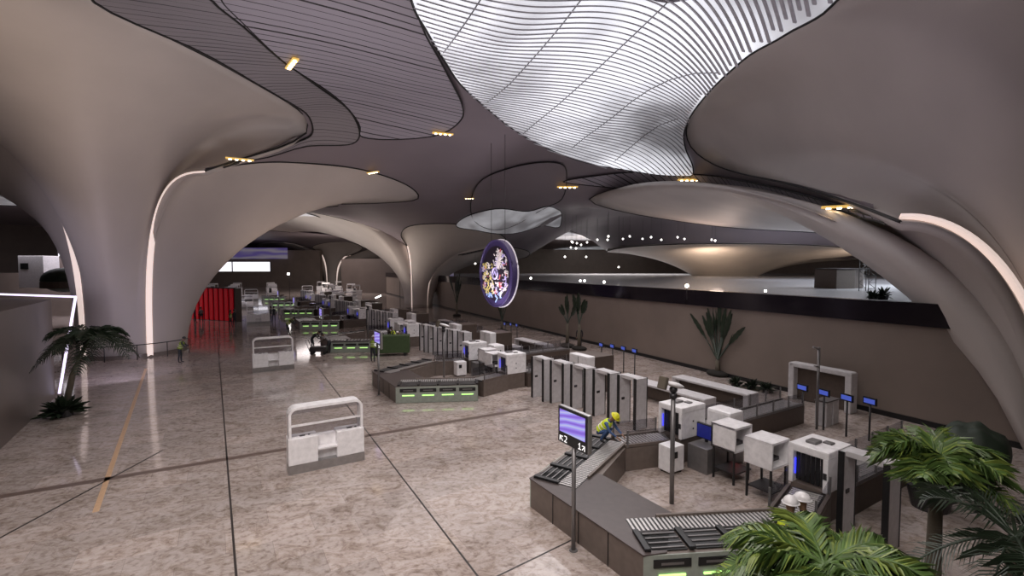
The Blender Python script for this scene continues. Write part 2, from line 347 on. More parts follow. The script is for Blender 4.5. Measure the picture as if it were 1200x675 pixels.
for k in range(0, 25, 4):
    bm = NB(); tube(bm, [(4.1*math.cos(an[k]), 4.1*math.sin(an[k]), 0), (4.1*math.cos(an[k]), 4.1*math.sin(an[k]), 1.05)], 0.03, 6); obj('post', bm, 'dark', rl)
# right column, its foot just outside the picture
RC = (20.6, 15.0)
colR = thing('petal_column', 'white petal column at the right edge whose arch sweeps over the brown wall', 'column')
rimRA = R((1055,260,18.6),(1000,239,23),(930,217,30),(870,204,38),(835,192,42),(812,175,43),(804,155,41.5),(812,128,36.5),(835,100,31),(870,65,26.5),(920,30,23.5),(965,0,21),(1010,-40,18.6),(1080,-120,15.3),(1220,-230,11.8),(1500,-330,9.5),(1900,-330,9.2),(2000,-100,10))
rimRB = R((1052,266,19.2),(1000,247,24.5),(930,233,33),(850,223,45),(780,219.5,49),(720,223,52),(692,232,54.5),(700,240,56),(750,252,57),(850,266,56),(950,272,49),(1000,277,40),(1035,289,30),(1060,302,24),(1082,315,20.8))
eRA = petal(colR, RC, 3.0, 172, 300, rimRA, a=([0,.06,.2,.5,1],[2.1,2.3,2.5,2.3,2.2]), n=84, azm=([0,.1,.3,.45,.6,1],[172,173,176,184,205,300]))
eRB = petal(colR, RC, 3.0, 166, 148, rimRB, a=([0,.05,.1,.2,.35,.41,.46,.6,.7,1],[2.0,1.5,1.5,1.55,1.6,2.0,2.3,2.3,2.1,2.0]), n=72)
strip(colR, eRA[0], eRB[0], axis=RC)
RIMS.append([RC, rimRA[0][:2], rimRB[0][:2]]); RIMS.append([RC, (8, 6), (40, -10), (44, 20), rimRB[-1][:2]])
rimRC = R((1215,300,24),(1230,296,30),(1250,290,32),(1500,250,26))
eRC = petal(colR, RC, 3.0, 100, 10, rimRC, ctrl=False)
# middle column down the hall
MC = (-15.2, 77.5)
colM = thing('petal_column', 'white petal column halfway down the hall, left of the hanging disc, two lit seams', 'column')
rM1 = R((477,288,74),(470,276,70),(480,265,66),(520,262,64),(560,266,64),(590,277,67),(586,287,71),(537,299,74))
rM2 = R((473,286,76),(450,272,74),(400,256,70),(350,246,67),(325,245,68),(305,252,76),(290,262,88),(300,268,95),(340,272,98))
rM3 = R((541,299,75.5),(590,290,76),(620,295,84),(610,303,95),(560,304,100))
e1 = petal(colM, MC, 2.2, -105, -40, rM1, a=(2.6,2.0,2.6)); e2 = petal(colM, MC, 2.2, -112, -200, rM2, a=(2.4,2.3,2.2)); e3 = petal(colM, MC, 2.2, -34, 60, rM3, a=(2.4,2.2,2.2))
strip(colM, e1[0], e2[0], axis=MC); strip(colM, e1[1], e3[0], axis=MC)
# far column
NC = (-60, 160)
colN = thing('petal_column', 'small far petal column with two lit seams, deepest in the hall', 'column')
rN1 = R((373,295,155),(366,289,150),(385,284,146),(410,284,146),(425,291,150),(408,300,155))
rN2 = R((370,294,157),(350,287,155),(320,283,150),(300,287,160),(310,293,175))
rN3 = R((411,300,157),(440,290,160),(480,296,165),(475,304,175),(440,306,178))
f1 = petal(colN, NC, 2.6, -110, -45, rN1, a=(2.6,2,2.6), n=24, rows=16); f2 = petal(colN, NC, 2.6, -118, -200, rN2, n=24, rows=16); f3 = petal(colN, NC, 2.6, -38, 50, rN3, n=24, rows=16)
strip(colN, f1[0], f2[0], axis=NC, inset=0.1); strip(colN, f1[1], f3[0], axis=NC, inset=0.1)
# column over the upper deck
FC = (48.4, 112)
colF = thing('petal_column', 'broad tan petal column standing on the upper deck behind the brown wall', 'column')
rF1 = R((815,304,108),(760,297,104),(712,296,104),(730,290,92),(800,286,84),(900,286,82),(985,290,86),(1000,300,96),(880,310,106))
rF2 = R((882,311,108),(960,303,104),(1010,305,104),(990,300,116),(900,300,125))
g1 = petal(colF, FC, 6.0, -160, -50, rF1, a=(1.9,1.7,1.9), m='plaster2', n=30, rows=18); g2 = petal(colF, FC, 6.0, -46, 60, rF2, m='plaster2', n=24, rows=16)
# ------------------------------------------------------------------ ceiling sheet through all the rims
def base_z(x, y):
    t = min(max((y-38)/18, 0), 1); t = t*t*(3-2*t)
    return 18.3-3.9*t
ctrl = [(c.x, c.y, c.z) for c in CTRL]
near = np.array([(c[0], c[1]) for c in ctrl])
def in_poly(pts, px, py):
    c = False; n = len(pts); j = n-1
    for i in range(n):
        if (pts[i][1] > py) != (pts[j][1] > py) and px < (pts[j][0]-pts[i][0])*(py-pts[i][1])/(pts[j][1]-pts[i][1])+pts[i][0]: c = not c
        j = i
    return c
for gx in range(-98, 99, 7):
    for gy in range(-18, 232, 7):
        if np.min(np.hypot(near[:, 0]-gx, near[:, 1]-gy)) > 6.0 and not any(in_poly(r_, gx, gy) for r_ in RIMS): ctrl.append((gx, gy, base_z(gx, gy)))
CT = np.array(ctrl)
_D = np.hypot(CT[:, 0][:, None]-CT[:, 0][None], CT[:, 1][:, None]-CT[:, 1][None])
_A = np.zeros((len(CT)+1, len(CT)+1)); _A[:-1, :-1] = -np.sqrt(_D**2+1.0)+np.eye(len(CT))*0.3; _A[-1, :-1] = 1; _A[:-1, -1] = 1
_W = np.linalg.solve(_A, np.append(CT[:, 2], 0.0))
def Zc(x, y):
    d = np.sqrt((CT[:, 0]-x)**2+(CT[:, 1]-y)**2+1.0)
    return float(-(d*_W[:-1]).sum()+_W[-1])
def onC(u, v, off=0.0, y0=14.0, y1=230.0):
    d = ray(u, v); y = y0; last = None
    while y < y1:
        t = y/d.y; z = CAMH+d.z*t; zc = Zc(d.x*t, y)-off
        if z >= zc: return Vector((d.x*t, y, zc))
        y += 0.25 if y < 60 else 0.8
    return Vector((d.x*y1/d.y, y1, Zc(d.x*y1/d.y, y1)))
from mathutils.geometry import delaunay_2d_cdt
allp = []; cons = []
for r_ in RIMS:
    k0 = len(allp); allp += [Vector(p) for p in r_]; cons += [(k0+i, k0+(i+1) % len(r_)) for i in range(len(r_))]
y = -16.0
while y < 225:
    st = 2.0 if y < 70 else 4.5; x = -96.0
    while x < 96: allp.append(Vector((x, y))); x += st
    y += st
res = delaunay_2d_cdt(allp, cons, [], 0, 1e-4)
bm = NB(); vs = [bm.verts.new((p.x, p.y, Zc(p.x, p.y)+0.05)) for p in res[0]]
for f in res[2]:
    cx = sum(res[0][i].x for i in f)/len(f); cy = sum(res[0][i].y for i in f)/len(f)
    if any(math.hypot(cx-t_.x, cy-t_.y) < 2.2 for t_ in (rimRA[0], rimRB[0])): continue
    if not any(in_poly(r_, cx, cy) for r_ in RIMS): bm.faces.new([vs[i] for i in f])
for v in [v for v in bm.verts if not v.link_faces]: bm.verts.remove(v)
ceil = obj('ceiling', bm, 'ceil', None, smooth=True); tag(ceil, kind='structure')
slab_top = NB(); bx(slab_top, (0, 104, 20.4), (200, 242, 0.4)); tag(obj('ceiling_roof', slab_top, 'ceil'), kind='structure')
def sheet(name, outline, m, off=0.12, cell=1.5, parent=None, seam=True):
    """a panel lying just under the ceiling inside an outline (grid-filled so that it follows the curve)"""
    ol = smooth_path(outline, 5, closed=True)
    pts = [Vector((p.x, p.y)) for p in ol]; n = len(pts)
    x0, x1 = min(p.x for p in pts), max(p.x for p in pts); y0, y1 = min(p.y for p in pts), max(p.y for p in pts)
    allp = list(pts); yy = y0+cell/2
    while yy < y1:
        xx = x0+cell/2
        while xx < x1: allp.append(Vector((xx, yy))); xx += cell
        yy += cell
    r = delaunay_2d_cdt(allp, [(i, (i+1) % n) for i in range(n)], [], 0, 1e-4)
    # keep triangles inside
    def inside(px, py):
        c = False; j = n-1
        for i in range(n):
            if (pts[i].y > py) != (pts[j].y > py) and px < (pts[j].x-pts[i].x)*(py-pts[i].y)/(pts[j].y-pts[i].y)+pts[i].x: c = not c
            j = i
        return c
    bm = NB(); vs = [bm.verts.new((p.x, p.y, Zc(p.x, p.y)-off)) for p in r[0]]
    for f in r[2]:
        cx = sum(r[0][i].x for i in f)/len(f); cy = sum(r[0][i].y for i in f)/len(f)
        if inside(cx, cy):
            try: bm.faces.new([vs[i] for i in f])
            except ValueError: pass
    for v in [v for v in bm.verts if not v.link_faces]: bm.verts.remove(v)
    o = obj(name, bm, m, parent, smooth=True)
    if seam:
        bm = NB(); tube(bm, [Vector((p.x, p.y, Zc(p.x, p.y)-off-0.02)) for p in ol]+[Vector((ol[0].x, ol[0].y, Zc(ol[0].x, ol[0].y)-off-0.02))], 0.06, 5)
        obj('seam', bm, 'edge', o)
    return o, inside, (x0, x1, y0, y1), ol
def CO(*l, off=0.1): return [onC(u, v, off) for u, v in l]
s1 = sheet('trim_1', CO((110,-2),(250,66),(345,121),(366,145),(357,162),(300,182),(262,195),(330,178),(400,168),(421,158),(412,132),(380,105),(330,68),(285,25),(262,0),(240,-30),(150,-30)), 'slat2', 0.14); tag(s1[0], kind='structure')
s2 = sheet('trim_2', CO((250,-4),(285,28),(335,72),(385,105),(420,140),(425,158),(470,161),(515,155),(540,138),(541,118),(520,75),(500,38),(485,0),(478,-30),(245,-30)), 'slat1', 0.2); tag(s2[0], kind='structure')
s3 = sheet('trim_3', CO((660,212),(720,203),(800,203),(850,207),(930,224),(1000,243),(1040,258),(1000,248),(930,233),(850,222),(780,218),(720,219)), 'slat1', 0.12, cell=1.2); tag(s3[0], kind='structure')
# skylight 1: membrane above real louvre fins
out1 = CO((484,-2),(500,30),(520,65),(545,100),(590,140),(640,170),(700,190),(760,200),(806,204),(812,192),(803,170),(802,150),(812,128),(835,98),(870,62),(920,28),(965,-3),(1010,-55),(1000,-110),(780,-150),(560,-110),(480,-50))
s4, ins, (X0, X1, Y0, Y1), ol1 = sheet('window_1', out1, 'sky1', 0.28, 1.0); tag(s4, kind='structure')
def fins(parent, ins, ol, spacing=0.40, w=0.19, h=0.06, off=0.50, m='fin', tilt=0.5, q0=-30, q1=90, step=0.35, flick=0.0):
    bm = NB(); rnd = random.Random(4); q = q0
    while q < q1:
        p = -60; run = []
        while p < 90:
            c = PQ(p, q)
            if all(ins(c.x+ex, c.y+ey) for ex, ey in ((-.05, 0), (.05, 0), (0, -.05), (0, .05))): run.append(c)
            else:
                if len(run) > 1: _fin(bm, run, w, h, off, tilt)
                run = []
            p += step
        q += spacing
    return obj('louvre_fins', bm, m, parent)
def _fin(bm, run, w, h, off, tilt):
    prev = None
    for c in run:
        z = Zc(c.x, c.y)-off; a = D1*(w/2*math.cos(tilt))+Vector((0, 0, w/2*math.sin(tilt))); b = -D1*(h/2*math.sin(tilt))+Vector((0, 0, h/2*math.cos(tilt)))
        o = Vector((c.x, c.y, z)); cur = [bm.verts.new(o+a+b), bm.verts.new(o-a+b), bm.verts.new(o-a-b), bm.verts.new(o+a-b)]
        if prev:
            for k in range(4): bm.faces.new((prev[k], prev[(k+1) % 4], cur[(k+1) % 4], cur[k]))
        else: bm.faces.new(cur)
        prev = cur
    bm.faces.new(list(reversed(prev)))
M['fin'] = mat('louvre_fin', (0.50, 0.49, 0.52), 0.4, 0.0)
fins(s4, ins, ol1)
# truss members and pipes behind the fins
bm = NB(); 
for k in range(9):
    p0 = PQ(-8+5.2*k, -2); p1 = PQ(-2+5.2*k, 52); pts = []
    for j in range(28):
        c = p0.lerp(p1, j/27)
        if ins(c.x, c.y): pts.append(Vector((c.x, c.y, Zc(c.x, c.y)-0.38)))
    if len(pts) > 2: tube(bm, pts, 0.035, 5)
obj('roof_truss', bm, 'steel_d', s4)
# far skylights
def CP(pts, z=14.3): return [G(u, v, z) for u, v in pts]
def skyl(name, pts, m='sky2', f=CP):
    o, ins_, b_, ol_ = sheet(name, f(pts), m, 0.16, 2.0); tag(o, kind='structure'); return o, ins_, ol_
w2 = skyl('window_2', [(535,262),(548,250),(580,244),(620,246),(645,241),(656,246),(658,257),(650,266),(610,270),(565,269)], f=lambda l: CO(*l))
w3 = skyl('window_3', [(640,276),(652,271),(700,271),(760,274),(860,278),(800,280),(730,281),(660,281)])
w4 = skyl('window_4', [(297,262),(310,252),(330,247),(360,249),(400,258),(420,262),(380,264),(340,264)])
w5 = skyl('window_5', [(-60,226),(0,226),(45,233),(52,240),(20,240),(-60,236)])
# two smooth flat leaves
s5 = sheet('trim_4', CP([(553,240),(560,226),(600,219),(650,217),(664,222),(655,235),(620,243),(580,244)]), 'ceil', 0.10, 1.6); tag(s5[0], kind='structure')

w6 = skyl('window_6', [(640,322),(650,316),(700,313),(760,316),(770,321),(700,323)], f=lambda l: [G(u, v-24, 14.3) for u, v in l])
# ------------------------------------------------------------------ room shell
def slab(name, poly, z0, z1, m, kind='structure'):
    bm = NB(); prism(bm, poly, z0, z1); o = obj(name, bm, m); tag(o, kind=kind); return o
slab('floor', [(-100, -16), (100, -16), (100, 224), (-100, 224)], -0.3, 0, 'floor')
slab('wall_back', [(-100, 223.2), (100, 223.2), (100, 224), (-100, 224)], 0, 20, 'wall_tan')
slab('wall_left', [(-96, -16), (-95, -16), (-95, 224), (-96, 224)], 0, 20, 'wall_dark')
slab('wall_right', [(94, -16), (95, -16), (95, 224), (94, 224)], 0, 20, 'wall_tan')
slab('wall_front', [(-96, -15.8), (95, -15.8), (95, -15), (-96, -15)], 0, 20, 'wall_dark')
# right side: tan stone wall carrying the upper deck with a black glass parapet
wa, wb = G(600, 380), G(1000, 478)
wdir = (wb-wa).normalized(); wn = Vector((-wdir.y, wdir.x, 0)); wn = wn if wn.x > 0 else -wn
w0 = wa-wdir*95; w1 = wb+wdir*22
def quadp(a, b, t0, t1): return [(a+wn*t0)[:2], (b+wn*t0)[:2], (b+wn*t1)[:2], (a+wn*t1)[:2]]
slab('wall_deck', quadp(w0, w1, 0, 0.5), 0, 4.05, 'wall_tan')
slab('trim_5', quadp(w0, w1, -0.12, 0.5), 4.05, 5.0, 'black_glass')
slab('baseboard_deck', quadp(w0, w1, -0.05, 0), 0, 0.22, 'black')
M['joint_s'] = mat('stained_joint', (0.14, 0.10, 0.085), 0.3)
M['deckfloor'] = mat('deck_floor', (0.62, 0.63, 0.66), 0.16)
slab('floor_deck', [(w0+wn*0.5)[:2], (w1+wn*0.5)[:2], (94, w1.y), (94, w0.y)], 4.1, 4.4, 'deckfloor')
# left deck block with lit edges
c0 = G(65, 465); a0 = G(0, 527); dl = (a0-c0).normalized(); cA = c0+dl*30
top = U(92, 348, 24.2); far = U(0, 343, 26.5)
fd = (Vector((far.x, far.y, 0))-Vector((top.x, top.y, 0))).normalized()
blk = [c0[:2], cA[:2], (cA.x-40, cA.y), ((Vector((c0.x, c0.y, 0))+fd*45)[:2])]
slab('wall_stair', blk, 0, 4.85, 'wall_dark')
bm = NB(); e0 = Vector((c0.x+0.15, c0.y+0.05, 0.15)); e1 = Vector((top.x-0.15, top.y, 4.95))
tube(bm, [e0, e1], 0.06, 6); tube(bm, [e1, e1+fd*40+Vector((0, 0, 0.02))], 0.055, 6)
M['ledw'] = mat('cool_led', (0.8, 0.75, 1), 0.4, emit=(0.82, 0.72, 1.0), estr=1.5)
o = obj('edge_light', bm, 'ledw'); tag(o, 'cool white light line along the top and sloping corner of the stair block', 'light strip')
lamp('edge_light_glow', 'AREA', (c0.x+1.4, c0.y+2.8, 3), 160, (0.80, 0.74, 1.0), 1.0, target=(LC[0]-1, LC[1]-3, 4), size_y=4)
# far block behind the left arch
slab('wall_lounge', [U(-200, 320, 62)[:2], U(92, 320, 62)[:2], U(92, 320, 66)[:2], U(-220, 320, 66)[:2]], 0, 5.6, 'wall_tan')
# floor inlays
def inlay(name, a, b, w, m, z=0.004):
    d = (b-a).normalized(); nn = Vector((-d.y, d.x, 0))*w/2
    bm = NB(); prism(bm, [(a+nn)[:2], (b+nn)[:2], (b-nn)[:2], (a-nn)[:2]], 0.0005, z); o = obj(name, bm, m); tag(o, kind='structure')
inlay('trim_6', G(171, 432), G(112, 600), 0.14, 'brass')
inlay('trim_7', G(254, 385), G(278, 690), 0.05, 'joint')
inlay('trim_8', G(372, 430), G(575, 695), 0.045, 'joint')
inlay('trim_9', G(-60, 592), G(620, 479), 0.30, 'joint_s' if 'joint_s' in M else 'joint')
inlay('trim_10', G(-40, 652), G(190, 528), 0.06, 'joint')
inlay('trim_11', G(540, 696), G(672, 632), 0.04, 'joint')
# ------------------------------------------------------------------ screening rows
P0 = 7.05
def Q(i): return 8.49+15.5*i
ROWS = ['nearest', 'second', 'third', 'fourth', 'fifth', 'sixth', 'seventh']
def RN(i): return ROWS[i]+' screening row'
def LP(i, x, y, z=0.0): return PQ(P0+x, Q(i)+y, z)
def place(first, i, x, y, label, rz=AX, z=0.0):
    """first use moves the prototype itself, later uses copy it"""
    if not first.get('used'):
        first['used'] = 1; first.location = LP(i, x, y, z); first.rotation_euler = (0, 0, rz); first['label'] = label; return first
    return copy_tree(first, loc=LP(i, x, y, z), rz=rz, label=label)
def clear_used():
    for o in bpy.data.objects:
        if 'used' in o: del o['used']
HT = 0.80
def poly_bm(poly, z0, z1): bm = NB(); prism(bm, poly, z0, z1); return bm
def make_counter(lod=0):
    t = thing('tray_counter', 'x', 'security counter', group='V-shaped tray counters of the screening rows')
    body = [(0, 2.0), (3.5, 3.7), (3.75, 2.25), (1.75, 1.15), (1.75, -1.15), (3.75, -2.25), (3.5, -3.7), (0, -2.0)]
    obj('body', poly_bm(body, 0.0, HT-0.03), 'bronze', t)
    obj('front_top', poly_bm([(-0.03, 2.03), (0.45, 2.2), (1.78, 1.2), (1.78, -1.2), (0.45, -2.2), (-0.03, -2.03)], HT-0.03, HT), 'bronze_d', t)
    for k in range(1 if lod else 3):
        bm = NB(); bx(bm, (-0.008, -1.0+1.0*k, 0.38), (0.012, 0.02, 0.76)); obj('panel_joint', bm, 'edge', t)
    for s in (-1, 1):
        a = Vector((0.0, 2.0*s, 0)); b = Vector((3.5, 3.7*s, 0)); d = (b-a).normalized(); n = Vector((-d.y*s, d.x*s, 0)); # n outward
        ang = math.atan2(d.y, d.x); Ln = (b-a).length; cell = (Ln-0.16)/4
        bm = NB()
        if lod < 2:
            # light grey front carrying the four slots
            bx(bm, a+d*(Ln/2)+n*0.012+Vector((0, 0, 0.39)), (Ln, 0.03, 0.76), rz=ang); obj('slot_face', bm, 'slot_panel', t)
        for k in range(4):
            c = a+d*(0.12+cell*(k+0.5))
            bm = NB(); bx(bm, c+n*0.035+Vector((0, 0, 0.60)), (cell*0.84, 0.03, 0.17), rz=ang, bev=0.01); sl = obj('tray_slot', bm, 'black', t)
            bm = NB(); bx(bm, c+n*0.045+Vector((0, 0, 0.36)), (cell*0.60, 0.03, 0.045), rz=ang, bev=0.008); obj('green_light', bm, 'green_led', sl)
            if lod == 0:
                bm = NB(); bx(bm, c+n*0.052+Vector((0, 0, 0.60)), (cell*0.5, 0.006, 0.05), rz=ang); obj('display', bm, 'steel_d', sl)
            # loading bay on top: sunken tray with bars
            bm = NB(); bx(bm, c-n*0.42+Vector((0, 0, HT-0.01)), (cell*0.8, 0.66, 0.02), rz=ang)
            for j in range(4): bx(bm, c-n*(0.16+0.17*j)+Vector((0, 0, HT+0.012)), (cell*0.76, 0.035, 0.02), rz=ang, mi=1)
            obj('loading_bay', bm, ['black', 'steel_d'], t)
        for k in range(5):
            bm = NB(); bx(bm, a+d*(0.12+cell*k)-n*0.42+Vector((0, 0, HT+0.03)), (0.13, 0.74, 0.07), rz=ang, bev=0.015); obj('divider', bm, 'black', t)
        # roller bed along the inner side
        bm = NB(); st = 0.10 if lod == 0 else 0.25
        x = 0.12
        while x < Ln-0.1:
            bx(bm, a+d*x-n*1.04+Vector((0, 0, HT+0.005)), (st*0.5, 0.50, 0.03), rz=ang, mi=1); x += st
        bx(bm, a+d*(Ln/2)-n*1.04+Vector((0, 0, HT-0.002)), (Ln-0.15, 0.54, 0.012), rz=ang)
        obj('roller_bed', bm, ['dark', 'roller'], t)
        bm = NB(); bx(bm, a+d*(Ln/2+0.35)-n*1.32+Vector((0, 0, HT+0.02)), (Ln-0.9, 0.07, 0.10), rz=ang, bev=0.01); obj('inner_rail', bm, 'bronze', t)
    return t
counters = {}
def cnt_label(i): return ['V-shaped dark tray counter with green-lit slots, under the nearest sign', 'V-shaped tray counter with four green slots facing the floor, second screening row'][i] if i < 2 else 'V-shaped tray counter with green-lit slots, '+RN(i)
c0_ = make_counter(0); c1_ = make_counter(1)
index_kids()
for i in range(7):
    o = place(c0_ if i < 2 else c1_, i, 0, 0, cnt_label(i))
# --- entry conveyors along each arm
def make_conveyor(L_, mirror, nm='entry_conveyor', rail=True):
    t = thing(nm, 'x', 'conveyor', group='roller conveyors feeding the scanners' if nm == 'entry_conveyor' else 'outlet conveyors with brown sides')
    s = -1 if mirror else 1
    bm = NB(); bx(bm, (L_/2, 0, 0.37), (L_, 0.98, 0.74)); obj('side_panels', bm, 'bronze' if nm == 'entry_conveyor' else 'brown', t)
    bm = NB(); bx(bm, (L_/2, 0, 0.765), (L_-0.02, 0.72, 0.05)); n = int(L_/0.12)
    for k in range(n): bx(bm, (0.08+k*(L_-0.12)/n, 0, 0.795), (0.06, 0.66, 0.03), mi=1)
    obj('roller_bed', bm, ['dark' if nm == 'entry_conveyor' else 'steel_d', 'roller'], t)
    for y in (-0.44, 0.44):
        bm = NB(); bx(bm, (L_/2, y, 0.80), (L_, 0.09, 0.10), bev=0.01); obj('edge_rail', bm, 'bronze' if nm == 'entry_conveyor' else 'steel_d', t)
    if rail:
        n = max(2, int(L_/1.0)+1)
        for k in range(n):
            for y in ((-0.47, 0.47) if nm != 'entry_conveyor' else (-0.47*s, 0.47*s)):
                bm = NB(); bx(bm, (0.08+k*(L_-0.16)/(n-1), y, 1.03), (0.045, 0.045, 0.55)); obj('post', bm, 'steel_d', t)
        for y in (-0.47, 0.47):
            bm = NB(); bx(bm, (L_/2, y, 1.07), (L_-0.1, 0.014, 0.42)); obj('glass_panel', bm, 'glass', t)
    return t
pe = {1: make_conveyor(1.78, False), -1: make_conveyor(1.78, True)}
px_ = {1: make_conveyor(5.6, False, 'outlet_conveyor'), -1: make_conveyor(5.6, True, 'outlet_conveyor')}
SIDE = {1: 'far arm', -1: 'near arm'}
index_kids()
for i in range(6):
    for s in (1, -1):
        place(pe[s], i, 3.93, s*2.76, 'railed roller conveyor, %s of the %s' % (SIDE[s], RN(i)), rz=AX-0.27*s)
for i in range(5):
    for s in (1, -1):
        place(px_[s], i, 7.0 if s < 0 else 7.9, s*2.3, 'long brown-sided outlet conveyor behind the %s scanner, %s' % ('far' if s > 0 else 'near', RN(i)))
# --- x-ray scanners
def make_xray():
    t = thing('baggage_scanner', 'x', 'x-ray scanner', group='white baggage x-ray scanners')
    bm = NB(); bx(bm, (0.62, 0, 0.42), (1.15, 0.86, 0.84), bev=0.02); obj('base', bm, 'bronze', t)
    bm = NB()
    bx(bm, (0.62, 0, 1.76), (1.22, 0.98, 0.20), bev=0.04); bx(bm, (0.62, -0.42, 1.25), (1.22, 0.12, 0.88), bev=0.025); bx(bm, (0.62, 0.42, 1.25), (1.22, 0.12, 0.88), bev=0.025)
    obj('tunnel_housing', bm, 'white', t)
    bm = NB()
    for k in range(6): bx(bm, (0.16, -0.30+0.12*k, 1.26), (0.02, 0.10, 0.74))
    obj('lead_curtain', bm, 'black', t)
    bm = NB(); bx(bm, (0.08, 0.33, 1.26), (0.025, 0.018, 0.42)); obj('blue_light', bm, 'blue_led', t)
    bm = NB(); bx(bm, (0.0, -0.42, 1.25), (0.02, 0.08, 0.16)); obj('control_panel', bm, 'dark', t)
    for z in (1.1, 1.35): bm = NB(); bx(bm, (0.6, -0.487, z), (0.05, 0.016, 0.05)); obj('button', bm, 'dark', t)
    bm = NB(); bx(bm, (0.5, 0.1, 1.89), (0.34, 0.26, 0.08), bev=0.02); bx(bm, (0.75, -0.15, 1.88), (0.2, 0.22, 0.05), bev=0.02); obj('top_box', bm, 'steel_d', t)
    return t
xr = make_xray()
def make_cluster():
    t = thing('operator_cabinet', 'x', 'cabinet', group='operator cabinets beside the far scanners')
    bm = NB(); bx(bm, (0.95, 0, 0.40), (1.9, 0.74, 0.8), bev=0.02); obj('base', bm, 'steel_d', t)
    bm = NB(); bx(bm, (1.55, 0.1, 1.27), (0.75, 0.9, 0.95), bev=0.10); c = obj('housing', bm, 'white', t)
    bm = NB(); ball(bm, (1.45, -0.36, 1.42), 0.04, s=(1, 0.3, 1)); ball(bm, (1.62, -0.36, 1.42), 0.04, s=(1, 0.3, 1)); obj('sensor', bm, 'dark', c)
    bm = NB(); bx(bm, (0.55, 0.1, 1.15), (0.10, 0.62, 0.50), bev=0.02); bx(bm, (0.6, 0.1, 0.86), (0.08, 0.08, 0.16)); sc_ = obj('monitor', bm, 'black', t)
    bm = NB(); bx(bm, (0.49, 0.1, 1.15), (0.02, 0.56, 0.42)); obj('screen', bm, 'blue', sc_)
    bm = NB(); bx(bm, (1.45, -0.382, 0.66), (0.34, 0.02, 0.06)); obj('red_indicator', bm, mat('red_led', (0.9, 0.05, 0.05), 0.4, emit=(1.0, 0.07, 0.05), estr=3.0), t)
    return t
cl = make_cluster()
def make_cart():
    t = thing('equipment_box', 'x', 'cabinet', group='small white boxes on castors')
    bm = NB(); bx(bm, (0, 0, 0.48), (0.62, 0.5, 0.80), bev=0.03); obj('housing', bm, 'white', t)
    bm = NB(); bx(bm, (-0.1, -0.255, 0.62), (0.18, 0.02, 0.2)); obj('vent', bm, 'black', t)
    for sx in (-1, 1):
        for sy in (-1, 1):
            bm = NB(); bmesh.ops.create_cone(bm, cap_ends=True, segments=10, radius1=0.045, radius2=0.045, depth=0.04, matrix=Matrix.Translation((0.22*sx, 0.17*sy, 0.045)) @ Matrix.Rotation(PI/2, 4, 'X')); obj('castor', bm, 'dark', t)
    return t
cartp = make_cart()
def make_hood():
    t = thing('viewing_booth', 'x', 'booth', group='white hooded viewing booths')
    bm = NB(); w, d, h = 0.85, 0.8, 0.74; z = 1.35
    bx(bm, (0, 0, z+h/2-0.03), (w, d, 0.06)); bx(bm, (0, 0, z-h/2+0.03), (w, d, 0.06)); bx(bm, (0, d/2-0.03, z), (w, 0.06, h)); bx(bm, (w/2-0.03, 0, z), (0.06, d, h)); bx(bm, (-w/2+0.03, 0, z), (0.06, d, h))
    obj('hood', bm, 'white', t)
    bm = NB(); bx(bm, (0.2, 0.1, 1.1), (0.4, 0.5, 0.1), bev=0.02); obj('screen_stand', bm, 'dark', t)
    for sx in (-0.36, 0.36):
        for sy in (-0.34, 0.34):
            bm = NB(); bx(bm, (sx, sy, 0.49), (0.05, 0.05, 0.98)); obj('leg', bm, 'black', t)
    bm = NB(); bx(bm, (0.1, 0, 0.30), (0.8, 0.7, 0.04)); obj('shelf', bm, 'dark', t)
    return t
hood = make_hood()
def make_cabinet():
    t = thing('body_scanner_cabinet', 'x', 'cabinet', group='tall cabinets with white fronts and brown sides')
    bm = NB(); bx(bm, (0.28, 0, 0.975), (0.50, 1.5, 1.95), bev=0.07); obj('white_front', bm, 'white', t)
    bm = NB(); bx(bm, (1.15, 0, 0.95), (1.3, 1.52, 1.88), bev=0.02); obj('brown_housing', bm, 'brown', t)
    bm = NB(); bx(bm, (0.022, 0.0, 0.97), (0.012, 0.02, 1.8)); obj('door_joint', bm, 'edge', t)
    return t
cab = make_cabinet()
def make_gate():
    t = thing('metal_detector_gate', 'x', 'security gate', group='walk-through detector gates between the rows')
    for y in (-0.46, 0.46):
        bm = NB(); bx(bm, (0, y, 1.02), (0.60, 0.11, 2.04), bev=0.012); p = obj('side_panel', bm, 'offwhite', t)
        for x in (-0.31, 0.31):
            bm = NB(); bx(bm, (x, y, 1.02), (0.035, 0.13, 2.06)); obj('black_edge', bm, 'black', p)
    bm = NB(); bx(bm, (0, 0, 1.99), (0.44, 0.82, 0.14), bev=0.02); obj('lintel', bm, 'offwhite', t)
    bm = NB(); bx(bm, (-0.1, 0.40, 1.05), (0.16, 0.03, 0.1)); obj('sensor_unit', bm, 'dark', t)
    return t
gate = make_gate()
def make_bench():
    t = thing('tray_bench', 'x', 'bench', group='pale wrap-ended tray benches')
    bm = NB(); L_ = 4.2
    bx(bm, (0, 0, 0.74), (0.85, L_, 0.12), bev=0.05); obj('top', bm, 'offwhite', t)
    for y in (-L_/2+0.12, L_/2-0.12):
        bm = NB(); bx(bm, (0, y, 0.36), (0.82, 0.24, 0.72), bev=0.03); obj('end_panel', bm, 'offwhite', t)
    bm = NB(); bx(bm, (0.05, 0, 0.36), (0.3, L_-0.5, 0.62)); obj('back_panel', bm, 'brown', t)
    return t
bench = make_bench()
